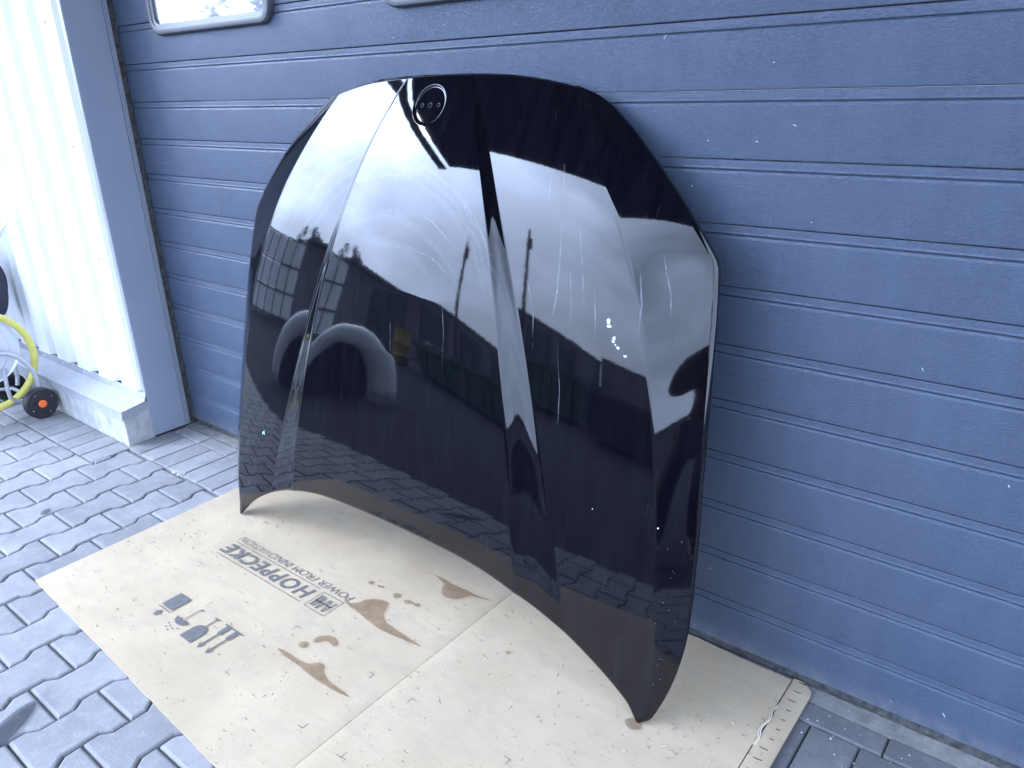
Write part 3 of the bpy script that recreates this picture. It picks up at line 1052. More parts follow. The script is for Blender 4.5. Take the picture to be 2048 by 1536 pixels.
for k in range(28):
    y = -.0115 - .0332 * k
    slit = [(2.6085, y - .001), (2.618, y - .0016), (2.6265, y + .0005), (2.6262, y + .0022), (2.617, y + .0008), (2.6085, y + .001)]
    cpt(MB().prism(slit, CT + .0008, CT + .0040).build('slit', m_slit))
# crumpled liner standing up along the crease
for off, hh in ((0.0, .007), (.004, .010)):
    pts = [(fx0 - .002 + off + .003 * math.sin(i * .9), -.245 + .145 * i / 16, CT + .001 + hh * math.sin(math.pi * i / 16)) for i in range(17)]
    cpt(MB().tube(pts, .0016, 6).build('torn_liner', m_card_edge))

# printing ---------------------------------------------------------------
PZ = CT + .0022
def flat(name, polys, mat=m_ink, z=PZ):
    V, Fs = [], []
    for poly in polys:
        k = len(V)
        V += [(x, y, z) for x, y in poly]
        ar = sum(poly[i - 1][0] * poly[i][1] - poly[i][0] * poly[i - 1][1] for i in range(len(poly)))
        f = tuple(range(k, k + len(poly)))
        Fs.append(f if ar > 0 else f[::-1])
    me_ = mesh(name, V, Fs)
    bm = bmesh.new()
    bm.from_mesh(me_)
    bmesh.ops.triangulate(bm, faces=bm.faces)
    bm.to_mesh(me_)
    bm.free()
    return cpt(obj(name, me_, mat))
def text(name, body, x_right, x_left, y_bot, y_top, shear=0.0, fat=0.0, space=1.0):
    """lettering read from the wall side: starts at x_right, runs towards x_left"""
    cu = bpy.data.curves.new(name, 'FONT')
    cu.body = body
    cu.shear = shear
    cu.offset = fat
    cu.space_character = space
    cu.resolution_u = 4
    tmp = bpy.data.objects.new(name, cu)
    link(tmp)
    dg = bpy.context.evaluated_depsgraph_get()
    me_ = bpy.data.meshes.new_from_object(tmp.evaluated_get(dg))
    bpy.data.objects.remove(tmp)
    co = np.array([v.co[:] for v in me_.vertices])
    mn, mx_ = co.min(0), co.max(0)
    for v in me_.vertices:
        u = (v.co.x - mn[0]) / (mx_[0] - mn[0])
        w = (v.co.y - mn[1]) / (mx_[1] - mn[1])
        v.co = (x_right + (x_left - x_right) * u, y_bot + (y_top - y_bot) * w, PZ)
    me_.materials.clear()
    me_.materials.append(m_ink)
    return cpt(obj(name, me_))
text('brand_lettering', 'HOPPECKE', 1.412, .993, -.4545, -.5035, 0.2, 0.024, 1.17)
text('slogan_lettering', 'POWER FROM INNOVATION', 1.523, .994, -.4105, -.4345, 0.22, -0.006)
bar = lambda x0, x1, y0, y1: [(x0, y0), (x1, y0), (x1, y1), (x0, y1)]
flat('brand_rule', [bar(1.000, 1.411, -.4445, -.4422)])
flat('brand_rule', [bar(1.000, 1.411, -.5155, -.5132)])
b0, b1, c0, c1, t = 1.4305, 1.5155, -.5165, -.4455, .002
flat('logo_box', [bar(b0, b1, c0, c0 + t), bar(b0, b1, c1 - t, c1), bar(b0, b0 + t, c0, c1), bar(b1 - t, b1, c0, c1)])
lg = []
for k in range(9):
    y = -.4625 - .0052 * k
    sp = .017 * (1 - k / 9.5)
    for cx in (1.495, 1.470):
        for sg in (-1, 1):
            xq = cx + sg * sp * .55
            lg.append(bar(xq - .0042, xq + .0042, y - .0017, y + .0017))
lg += [bar(1.4405, 1.4475, -.505, -.458), bar(1.441, 1.505, -.4845, -.4795), bar(1.452, 1.457, -.505, -.458)]
flat('logo_mark', lg)
# handling symbols, upright seen from the wall
def arrow_up(x):
    return [bar(x - .0185, x + .0185, -.6945, -.6895), bar(x - .0085, x + .0085, -.7235, -.6945), [(x - .0085, -.7235), (x + .0085, -.7235), (x + .0028, -.7275), (x - .0028, -.7275)], bar(x - .0028, x + .0028, -.775, -.7275),
            [(x - .0125, -.768), (x - .0028, -.775), (x + .0028, -.775), (x + .0125, -.768), (x, -.789)]]
flat('this_way_up_symbol', arrow_up(1.387) + arrow_up(1.350))
gl = [(1.270, -.790), (1.320, -.790)] + [(1.2955 + .0255 * math.cos(a), -.752 + .023 * math.sin(a)) for a in [i * math.pi / 12 for i in range(13)]]
flat('fragile_symbol', [gl, bar(1.2935, 1.2975, -.730, -.6965), [(1.2815, -.692), (1.3105, -.692), (1.2975, -.6975), (1.2935, -.6975)]])
um = [(1.221 + .029 * math.cos(a), -.748 - .022 * math.sin(a)) for a in [i * math.pi / 14 for i in range(15)]]
um += [(1.200, -.7515), (1.209, -.747), (1.2205, -.7515), (1.2325, -.747), (1.241, -.7515)]
hk = [(1.2195, -.749), (1.2225, -.749), (1.2225, -.703), (1.2255, -.699), (1.230, -.702), (1.2325, -.700), (1.229, -.6945), (1.2215, -.6965), (1.2195, -.702)]
drops = [bar(x, x + .0075, y, y + .0035) for x, y in ((1.196, -.782), (1.210, -.786), (1.225, -.789), (1.203, -.794), (1.219, -.799), (1.238, -.781))]
flat('keep_dry_symbol', [um, hk] + drops)
flat('stacking_symbol', [[(1.107, -.690), (1.157, -.689), (1.159, -.691), (1.160, -.747), (1.158, -.749), (1.108, -.748), (1.105, -.746), (1.105, -.692)], bar(1.104, 1.162, -.7575, -.7545),
     [(1.119, -.776), (1.147, -.776), (1.133, -.762)], bar(1.126, 1.140, -.786, -.776)])
def corner(x, y, sx, sy, L=.016, w=.0016):
    flat('corner_mark', [bar(min(x, x + sx * L), max(x, x + sx * L), min(y, y + sy * w), max(y, y + sy * w)), bar(min(x, x + sx * w), max(x, x + sx * w), min(y, y + sy * L), max(y, y + sy * L))])
for x, y, sx, sy in ((1.490, -.582, 1, -1), (1.790, -.583, -1, -1), (1.490, -.796, 1, 1), (1.788, -.793, -1, 1), (1.024, -.573, -1, -1), (1.020, -.790, 1, 1), (.80, -.79, -1, 1), (.78, -.60, 1, -1),
                     (1.919, -.583, 1, -1), (2.209, -.582, -1, -1), (1.918, -.792, 1, 1), (2.209, -.792, -1, 1)):
    corner(x, y, sx, sy)

# brown damp stains
M = Mat('damp_stain', (0.3, 0.2, 0.12), 0.8)
tr = M.node('ShaderNodeBsdfTransparent')
M.l.new(M.ramp(M.noise(M.pos(), 45, 5, 0.65), [(0.3, (0.66, 0.61, 0.57)), (0.7, (0.80, 0.755, 0.72))]), tr.inputs['Color'])
M.l.new(tr.outputs[0], M.n['Material Output'].inputs['Surface'])
m_stain = M.m
def smooth_poly(pts, it=2, jit=.0016):
    for _ in range(it):
        q = []
        for i in range(len(pts)):
            a, b = pts[i], pts[(i + 1) % len(pts)]
            q += [(a[0] * .75 + b[0] * .25, a[1] * .75 + b[1] * .25), (a[0] * .25 + b[0] * .75, a[1] * .25 + b[1] * .75)]
        pts = q
    return [(x + random.uniform(-jit, jit), y + random.uniform(-jit, jit)) for x, y in pts]
st = [
    [(1.622, -.204), (1.66, -.203), (1.70, -.207), (1.76, -.205), (1.80, -.204), (1.845, -.198), (1.80, -.212), (1.775, -.216), (1.765, -.245), (1.74, -.262), (1.712, -.262), (1.69, -.245), (1.685, -.222), (1.655, -.212)],
    [(1.50, -.436), (1.53, -.437), (1.548, -.425), (1.555, -.395), (1.58, -.378), (1.615, -.37), (1.628, -.385), (1.64, -.41), (1.66, -.43), (1.70, -.437), (1.76, -.441), (1.828, -.446), (1.76, -.455), (1.70, -.463), (1.645, -.462), (1.58, -.450), (1.53, -.446)],
    [(1.515, -.668), (1.55, -.660), (1.60, -.662), (1.635, -.655), (1.650, -.635), (1.672, -.634), (1.685, -.65), (1.71, -.662), (1.76, -.664), (1.815, -.668), (1.76, -.677), (1.70, -.680), (1.65, -.678), (1.60, -.674), (1.56, -.676)],
    [(1.568, -.590), (1.572, -.572), (1.59, -.556), (1.612, -.552), (1.635, -.560), (1.640, -.575), (1.625, -.580), (1.605, -.572), (1.590, -.590), (1.578, -.600)],
    [(1.55, -.612), (1.57, -.605), (1.585, -.618), (1.57, -.633), (1.552, -.628)],
]
for cx, cy, r in ((1.508, -.339, .011), (1.538, -.336, .006), (1.550, -.334, .007), (1.612, -.337, .014), (1.656, -.338, .013), (1.672, -.334, .006), (1.687, -.334, .010), (2.003, -.332, .008), (2.366, -.348, .021)):
    st.append([(cx + r * random.uniform(.85, 1.1) * math.cos(a), cy + .8 * r * random.uniform(.85, 1.1) * math.sin(a)) for a in [i * math.pi / 5 for i in range(10)]])
for i, q in enumerate(st):
    flat('damp_stain', [smooth_poly(q, 2, .0012 if i < 5 else .0005)], m_stain, PZ + .0006 + .0002 * (i % 3))

# torn nicks, each a little raised scrap with its dent
m_scrap = Mat('torn_paper', (0.42, 0.35, 0.25), 0.95, 0, .1).m
def nick(x, y, s_):
    a = random.uniform(0, 6.28)
    ca, sa = math.cos(a), math.sin(a)
    V = [(x + s_ * (u * ca - v * sa), y + s_ * (u * sa + v * ca), z) for u, v, z in ((-1, -.3, PZ - .001), (1, -.2, PZ - .001), (1.1, .4, PZ + .0012 * random.random() + .0004), (-.7, .5, PZ + .0006))]
    return V
sc, dn = MB(), MB()
spots = [(random.gauss(.97, .05), random.gauss(-.31, .03)) for _ in range(34)] + [(random.gauss(.92, .10), random.gauss(-.55, .07)) for _ in range(34)]
spots += [(random.gauss(2.45, .06), random.gauss(-.30, .06)) for _ in range(40)] + [(random.uniform(1.95, 2.55), random.uniform(-.8, -.2)) for _ in range(18)]
spots += [(random.uniform(.75, 1.85), random.uniform(-.85, -.2)) for _ in range(14)]
for x, y in spots:
    if not (.7 < x < 2.58 and -.9 < y < -.03): continue
    s_ = random.uniform(.001, .0034)
    sc.add(nick(x, y, s_), [(0, 1, 2, 3)])
    dn.add(nick(x + .4 * s_, y + s_, s_ * .55), [(0, 1, 2, 3)])
cpt(tag(sc.build('torn_nicks', m_scrap), kind='stuff'))
cpt(tag(dn.build('nick_dents', Mat('nick_shade', (0.2, 0.165, 0.12), 0.95).m), kind='stuff'))

# ------------------------------------------------------------------ hose reel cart by the plinth
m_tube = Mat('galvanised_tube', (0.5, 0.52, 0.55), 0.35, 0.5).m
m_reel = Mat('reel_plate', (0.6, 0.62, 0.65), 0.35, 0.4).m
M = Mat('yellow_hose', (0.62, 0.56, 0.10), 0.45)
M.color(M.ramp(M.noise(M.pos(), 30, 4), [(0.3, (0.5, 0.46, 0.1)), (0.7, (0.66, 0.6, 0.14))]))
m_hose = M.m
m_orange = Mat('orange_hub', (0.85, 0.16, 0.03), 0.5).m
M = Mat('wheel_black', (0.02, 0.02, 0.023), 0.5)
M.color(M.ramp(M.noise(M.pos(), 90, 4, 0.7), [(0.58, (0.012, 0.012, 0.015)), (0.8, (0.10, 0.10, 0.10))]))
m_wheel = M.m
cart = empty('hose_reel_cart', (-0.78, -0.42, 0))
tag(cart, 'steel hose reel cart on two black wheels beside the concrete plinth', 'hose cart')
kinv = cart.matrix_basis.inverted()
def kp(o, smooth=40):
    o.parent = cart
    o.matrix_parent_inverse = kinv
    if smooth: auto_smooth(o, smooth)
    return o
for wx, sg in ((-0.602, 1), (-0.965, -1)):
    c0 = (wx, -0.362, 0.0705)
    tyre = kp(MB().lathe(c0, (sg, 0, 0), [(.045, -.036), (.060, -.037), (.067, -.031), (.0695, -.02), (.0695, -.006), (.067, .002), (.061, .006), (.052, .004), (.046, .0055), (.030, .0045), (.014, .004), (.0001, .004)], 40).build('wheel', m_wheel), 30)
    hub = MB().lathe(c0, (sg, 0, 0), [(.0165, .0042), (.0165, .011), (.013, .0135), (.004, .0135), (.0035, .010), (.0001, .010)], 24).build('hub_cap', m_orange)
    hub.parent = tyre
    for a in range(4):
        q = (c0[0] + sg * .005, c0[1] + .048 * math.cos(a * 1.57 + .5), c0[2] + .048 * math.sin(a * 1.57 + .5))
        s_ = MB().lathe(q, (sg, 0, 0), [(.0022, .0), (.0022, .001), (.0001, .0014)], 8).build('rivet', m_screw)
        s_.parent = tyre
kp(MB().cyl((-0.95, -0.362, 0.0705), (-0.61, -0.362, 0.0705), .0085).build('axle', m_tube))
for x in (-0.665, -0.905):
    kp(MB().tube([(x, -.345, .085), (x, -.335, .127), (x, -.337, .17), (x, -.345, .21), (x, -.366, .252), (x, -.39, .283), (x, -.42, .306), (x, -.46, .318), (x, -.52, .325), (x, -.60, .32), (x, -.66, .28), (x, -.68, .2), (x, -.685, .02)], .0095).build('frame_tube', m_tube))
    kp(MB().tube([(x - .02, -.445, .24), (x - .02, -.452, .15), (x - .02, -.45, .105), (x - .02, -.43, .085), (x - .02, -.39, .075), (x - .01, -.362, .0705)], .0085).build('brace_tube', m_tube))
    kp(MB().tube([(x, -.66, .28), (x, -.58, .5), (x, -.45, .72), (x, -.33, .80)], .0095).build('handle_tube', m_tube))
kp(MB().tube([(-.665, -.33, .80), (-.672, -.30, .83), (-.70, -.285, .845), (-.785, -.28, .85), (-.87, -.285, .845), (-.898, -.30, .83), (-.905, -.33, .80)], .0095).build('handle_bar', m_tube))
RC = (-.515, .335)
for x, sg in ((-0.700, 1), (-0.868, -1)):
    pr = [(.020, .004), (.055, .004), (.060, .009), (.112, .009), (.117, .003), (.146, .003), (.151, .008), (.155, .009), (.157, .006), (.157, -.003), (.152, -.003), (.145, -.001), (.02, -.001)]
    kp(MB().lathe((x, RC[0], RC[1]), (sg, 0, 0), pr, 48).build('reel_disc', m_reel), 35)
kp(MB().cyl((-.862, *RC), (-.706, *RC), .06, 24).build('reel_drum', m_wheel), 30)
kp(MB().cyl((-.93, *RC), (-.64, *RC), .011, 12).build('reel_shaft', m_tube), 30)
crank = MB().tube([(-.64, *RC), (-.625, RC[0], RC[1]), (-.622, RC[0] - .05, RC[1] + .09), (-.622, RC[0] - .06, RC[1] + .11), (-.56, RC[0] - .062, RC[1] + .112)], .006)
kp(crank.build('crank_handle', m_wheel), 30)
hose = MB()
pts = []
for t_ in range(0, 3 * 40):
    a = 2 * math.pi * t_ / 40
    pts.append((-.72 - .045 * (t_ / 40), RC[0] + .105 * math.cos(a), RC[1] + .105 * math.sin(a)))
hose.tube(pts, .0115, 8)
# a loose loop that hangs outside the reel
loop = []
for k in range(49):
    a = 2 * math.pi * k / 48 + 2.2
    loop.append((-.692 + .010 * math.sin(a), -.515 + .202 * math.cos(a), .283 + .212 * math.sin(a)))
hose.tube(loop, .0150, 12)
ho = hose.build('garden_hose', m_hose)
auto_smooth(ho, 60)
tag(ho, 'yellow hose looped round the steel reel cart', 'hose')
# dark bag that hangs on the back of the cart
M = Mat('dark_fabric', (0.03, 0.03, 0.045), 0.85)
M.bump(M.noise(M.pos(), 14, 4), 0.02, 0.8)
V, Fs = [], []
NU, NV = 20, 14
for j in range(NV + 1):
    t = j / NV
    rr = math.sin(math.pi * (0.08 + 0.88 * t)) ** .6
    for i in range(NU):
        a = 2 * math.pi * i / NU
        k = 1 + .12 * math.sin(3 * a + 4 * t) + .06 * math.sin(7 * a - 5 * t)
        V.append((-1.10 + .075 * rr * k * math.cos(a), -.27 + .055 * rr * k * math.sin(a), .38 + .28 * t + .012 * math.sin(2 * a)))
for j in range(NV):
    Fs += [(j * NU + i, j * NU + (i + 1) % NU, (j + 1) * NU + (i + 1) % NU, (j + 1) * NU + i) for i in range(NU)]
Fs += [tuple(range(NU - 1, -1, -1)), tuple(range(NV * NU, NV * NU + NU))]
bag = obj('work_bag', mesh('work_bag', V, Fs, True), M.m)
tag(bag, 'dark cloth bag hanging behind the hose reel at the left edge', 'bag')

# ------------------------------------------------------------------ yard seen only in the bonnet's reflection
M = Mat('fence_white', (0.72, 0.73, 0.74), 0.5)
M.color(M.ramp(M.noise(M.pos((1, 1, .3)), 1.2, 5, .65), [(0.3, (0.55, 0.57, 0.58)), (0.7, (0.78, 0.79, 0.8))]))
m_fw = M.m
m_fd = Mat('fence_rail', (0.05, 0.055, 0.065), 0.6).m
M = Mat('weathered_wall', (0.17, 0.16, 0.18), 0.85)
M.color(M.ramp(M.noise(M.pos(), .8, 6, .65), [(0.3, (0.11, 0.105, 0.12)), (0.7, (0.2, 0.19, 0.215))]))
m_fwall = M.m
fence = empty('panel_fence', (-11, -5.6, 0))
tag(fence, 'white panelled fence with dark rails mirrored at the left of the bonnet', 'fence')
finv = fence.matrix_basis.inverted()
for k in range(9):
    y0 = -1.2 - .78 * k
    for z0, z1 in ((.1, .72), (.80, 1.52), (1.60, 2.40)):
        o = MB().box(-11.04, -11.0, y0 - .74, y0, z0, z1).build('fence_panel', m_fw, fence)
        o.matrix_parent_inverse = finv
    o = MB().box(-11.06, -10.96, y0, y0 + .04, 0, 2.47).build('fence_post', m_fd, fence)
    o.matrix_parent_inverse = finv
for z in (.74, 1.54, 2.42):
    o = MB().box(-11.05, -10.97, -8.24, -1.16, z, z + .05).build('fence_rail', m_fd, fence)
    o.matrix_parent_inverse = finv
hall = empty('long_shed', (-11.5, -19, 0))
tag(hall, 'long low grey shed across the yard, mirrored in the middle of the bonnet', 'shed')
hinv2 = hall.matrix_basis.inverted()
def hp(mb, name, mat):
    o = mb.build(name, mat, hall)
    o.matrix_parent_inverse = hinv2
hp(MB().box(-14, -11.0, -34, -8.28, 0, 2.55), 'wall', m_fwall)
hp(MB().box(-14.2, -10.85, -34.2, -8.27, 2.55, 2.68), 'roof', m_fd)
hp(MB().box(-10.999, 26, -37, -34.21, 0, 2.9), 'wing_wall', m_fwall)
hp(MB().box(-10.999, 26.2, -37.2, -34.0, 2.9, 3.05), 'wing_roof', m_fd)
for y in (-12, -16.5, -21, -25.5):
    hp(MB().box(-10.98, -10.94, y - 1.5, y + 1.5, .02, 2.2), 'shed_door', m_fd)

# leaf clumps over the fence
M = Mat('leaf', (0.05, 0.085, 0.03), 0.6)
m_leaf = M.m
m_bark = Mat('bark', (0.07, 0.055, 0.045), 0.9).m
def shrub(x, y, z, R, n, label, trunk):
    t = empty('yard_tree', (x, y, 0))
    tag(t, label, 'tree', 'trees beyond the yard fence')
    rn = random.Random(int(x * 10 + y))
    V, Fs = [], []
    cl = [(rn.gauss(0, .45) * R, rn.gauss(0, .45) * R, z + rn.gauss(0, .3) * R, rn.uniform(.25, .5) * R) for _ in range(12)]
    for i in range(n):
        cx, cy, cz, cr_ = rn.choice(cl)
        d = Vector((rn.gauss(0, 1), rn.gauss(0, 1), rn.gauss(0, 1))).normalized() * cr_ * rn.random() ** .4
        c_ = Vector((cx, cy, cz)) + d
        u = Vector((rn.gauss(0, 1), rn.gauss(0, 1), rn.gauss(0, 1))).normalized()
        w = u.orthogonal().normalized()
        s1 = rn.uniform(.03, .06)
        k = len(V)
        V += [c_ - u * s1, c_ + w * s1 * .5, c_ + u * s1, c_ - w * s1 * .5]
        Fs.append((k, k + 1, k + 2, k + 3))
    obj('crown', mesh('crown', V, Fs), m_leaf, t)
    tb = MB().cyl((0, 0, 0), (0, 0, z), trunk, 8, trunk * .4)
    for cx, cy, cz, cr_ in cl[:7]:
        tb.cyl((0, 0, z * .75), (cx, cy, cz), trunk * .35, 6, trunk * .1)
    tb.build('trunk', m_bark, t)
shrub(-12.4, -8.9, 2.75, .75, 2600, 'leafy tree rising over the white panel fence in the reflection', .07)
shrub(-12.8, -10.6, 2.5, .6, 1800, 'smaller leafy tree behind the grey shed in the reflection', .06)

pole = empty('utility_pole', (-8.3, -15.0, 0))
tag(pole, 'dark utility pole standing against the sky in the reflection', 'pole')
MB().cyl((0, 0, 0), (0, 0, 6.2), .11, 12, .075).build('mast', m_bark, pole)
MB().lathe((0.06, 0, 5.2), (0, 0, 1), [(.0001, 0), (.13, .02), (.15, .1), (.15, .5), (.12, .62), (.0001, .66)], 14).build('transformer', m_bark, pole)
for x in (0.0,):
    MB().lathe((x, 0, 6.2), (0, 0, 1), [(.02, 0), (.05, .04), (.03, .08), (.05, .12), (.02, .18), (.0001, .18)], 10).build('insulator', m_rubber, pole)

# yard clutter
m_green = Mat('green_skip_paint', (0.03, 0.10, 0.055), 0.5).m
sk = empty('waste_skip', (-2.6, -7.6, 0))
tag(sk, 'long dark green open skip mirrored low in the bonnet', 'skip')
def skp(mb, name, mat): mb.build(name, mat, sk)
V = [(-1.5, -.5, .05), (1.5, -.5, .05), (1.5, .4, .05), (-1.5, .4, .05), (-1.75, -.6, .72), (1.75, -.6, .72), (1.75, .5, .72), (-1.75, .5, .72)]
skp(MB().add(V, [(0, 3, 2, 1), (0, 1, 5, 4), (1, 2, 6, 5), (2, 3, 7, 6), (3, 0, 4, 7)]), 'tub', m_green)
skp(MB().box(-1.8, 1.8, .5, .56, .68, .76), 'rim', m_green)
skp(MB().box(-1.8, 1.8, -.66, -.6, .68, .76), 'rim', m_green)
for x in (-1.3, -.65, 0, .65, 1.3): skp(MB().box(x - .03, x + .03, .47, .53, .06, .68), 'rib', m_green)
V2 = [(x * .8, y, z * .9) for x, y, z in V]
sk2 = empty('waste_skip', (0.9, -6.4, 0), math.radians(12))
tag(sk2, 'shorter black skip at the right-hand end of the yard reflection', 'skip')
m_blk = Mat('black_skip_paint', (0.025, 0.025, 0.03), 0.55).m
MB().add(V2, [(0, 3, 2, 1), (0, 1, 5, 4), (1, 2, 6, 5), (2, 3, 7, 6), (3, 0, 4, 7)]).build('tub', m_blk, sk2)
MB().box(-1.44, 1.44, .5, .56, .61, .68).build('rim', m_blk, sk2)
for x in (-1.0, -.35, .35, 1.0): MB().box(x - .03, x + .03, .47, .53, .06, .61).build('rib', m_blk, sk2)
m_yel = Mat('yellow_drum_paint', (0.26, 0.2, 0.03), 0.6).m
dr = MB().lathe((-5.2, -7.4, 0), (0, 0, 1), [(.0001, .0), (.28, .0), (.29, .02), (.285, .28), (.3, .3), (.285, .32), (.285, .58), (.3, .6), (.285, .62), (.285, .87), (.29, .88), (.27, .88), (.26, .86), (.0001, .86)], 28).build('oil_drum', m_yel)
auto_smooth(dr, 50)
tag(dr, 'yellow steel drum mirrored in the middle of the bonnet', 'drum')
def tyre(x, y, z, label):
    o = MB().lathe((x, y, z), (0, 0, 1), [(.2, -.09), (.29, -.1), (.325, -.07), (.335, 0), (.325, .07), (.29, .1), (.2, .09), (.19, 0), (.2, -.09)], 32).build('old_tyre', m_wheel)
    auto_smooth(o, 50)
    tag(o, label, 'tyre', 'old tyres stacked in the yard')
for k, nm in enumerate(('lowest', 'second', 'third', 'topmost')):
    tyre(-4.3, -8.0, .105 + .205 * k, nm + ' black tyre of the stack in the yard reflection')
m_silver = Mat('silver_paint', (0.72, 0.73, 0.76), 0.3, 0.0).m
fd = empty('car_fender', (-1.78, -2.62, 0), math.radians(124))
fd.scale = (1.3, 1.2, 1.2)
tag(fd, 'silver car fender with a round wheel arch mirrored low in the bonnet', 'car fender')
V, Fs = [], []
NA = 32
for i in range(NA + 1):
    t = i / NA
    a = math.pi * (1.0 - 1.0 * t)
    fr_ = max(0, -math.cos(a)) ** 1.5
    ro = .47 + .05 * math.sin(a) + .20 * fr_
    for k, (f_, yy) in enumerate(((0, -.09), (0, 0.0), (.06, .025), (.35, .05), (.7, .045), (.93, .02), (1.0, -.03), (1.0, -.10))):
        rr = .365 + (ro - .365) * f_
        V.append((rr * math.cos(a), -yy, .03 + rr * math.sin(a) * (1.05 if f_ else 1.0)))
for i in range(NA):
    for k in range(7):
        Fs.append((i * 8 + k, (i + 1) * 8 + k, (i + 1) * 8 + k + 1, i * 8 + k + 1))
fo_ = obj('fender_skin', mesh('fender_skin', V, Fs, True), m_silver, fd)
fs_ = fo_.modifiers.new('sheet', 'SOLIDIFY')
fs_.thickness = .004
MB().lathe((0, .16, .03), (0, -1, 0), [(.0001, -.06), (.35, -.06), (.36, .06), (.34, .07), (.0001, .05)], 36).build('arch_liner', m_rubber, fd)

# wheeled bin just left of the picture
wbn = empty('wheeled_bin', (-1.68, -0.60, 0))
tag(wbn, 'dark green wheeled bin standing left of the hose cart', 'bin')
m_bin = Mat('bin_plastic', (0.02, 0.03, 0.025), 0.45).m
V = [(-.22, -.26, .07), (.22, -.26, .07), (.22, .24, .07), (-.22, .24, .07), (-.28, -.36, .98), (.28, -.36, .98), (.28, .33, .98), (-.28, .33, .98)]
bevel(MB().add(V, [(0, 3, 2, 1), (0, 1, 5, 4), (1, 2, 6, 5), (2, 3, 7, 6), (3, 0, 4, 7), (4, 5, 6, 7)]).build('bin_body', m_bin, wbn), .02)
bevel(MB().box(-.30, .30, -.38, .36, .985, 1.045).build('bin_lid', m_bin, wbn), .02)
MB().cyl((-.25, .39, .97), (.25, .39, .97), .016).build('bin_handle', m_bin, wbn)
for x in (-.24, .24):
    MB().cyl((x - .025, .25, .1), (x + .025, .25, .1), .1, 24).build('bin_wheel', m_rubber, wbn)

# ------------------------------------------------------------------ the photographer, mirrored in the right flank of the bonnet
def skin_mesh(name, J, E_, mat, parent, root, sub=2):
    keys = list(J)
    me_ = bpy.data.meshes.new(name)
    me_.from_pydata([J[k][0] for k in keys], [(keys.index(a), keys.index(b)) for a, b in E_], [])
    o = bpy.data.objects.new(name, me_)
    link(o)
    me_.materials.append(mat)
    md = o.modifiers.new('skin', 'SKIN')
    md.use_smooth_shade = True
    for i, k in enumerate(keys):
        r_ = J[k][1]
        me_.skin_vertices[0].data[i].radius = (r_, r_) if not isinstance(r_, tuple) else r_
        me_.skin_vertices[0].data[i].use_root = (k == root)
    sb = o.modifiers.new('smooth', 'SUBSURF')
    sb.levels = sub
    sb.render_levels = sub
    dg = bpy.context.evaluated_depsgraph_get()
    me2 = bpy.data.meshes.new_from_object(o.evaluated_get(dg))
    bpy.data.objects.remove(o)
    if not me2.materials: me2.materials.append(mat)
    n = obj(name, me2, None, parent)
    return n
PB = Vector((3.50, -1.90, 0))
fh = Vector((-.63, .776, 0))
rh = Vector((.776, .63, 0))
up = Vector((0, 0, 1))
def W(f, r, u):
    u = u if u < .5 else .5 + (u - .5) * .86
    return PB + fh * f + rh * r + up * u
m_skin_ = Mat('skin', (0.55, 0.33, 0.24), 0.5).m
m_jacket = Mat('maroon_jacket', (0.10, 0.03, 0.035), 0.8).m
m_trous = Mat('dark_trousers', (0.018, 0.018, 0.022), 0.85).m
m_hair = Mat('dark_hair', (0.02, 0.015, 0.012), 0.6).m
m_shoe = Mat('black_shoes', (0.015, 0.015, 0.015), 0.4).m
per_ = empty('person', tuple(PB))
tag(per_, 'person in maroon jacket and dark trousers leaning forward with a phone', 'person')
pinv = per_.matrix_basis.inverted()
cam_p = Vector((2.99753, -1.50606, 1.32632))
ph_c = cam_p - fwd * .010 + right * .052 + down * .022
J = {'pelvis': (W(-.18, 0, .78), (.15, .11)), 'waist': (W(-.08, 0, .95), (.13, .10)), 'chest': (W(.03, 0, 1.10), (.15, .11)), 'neck0': (W(.09, 0, 1.23), .06), 'neck': (W(.13, 0, 1.29), .052),
     'jaw': (W(.19, 0, 1.345), (.062, .07)), 'skull': (W(.185, 0, 1.43), (.076, .09)), 'crown': (W(.17, 0, 1.49), (.055, .065))}
E_ = [('pelvis', 'waist'), ('waist', 'chest'), ('chest', 'neck0'), ('neck0', 'neck'), ('neck', 'jaw'), ('jaw', 'skull'), ('skull', 'crown')]
hands = {}
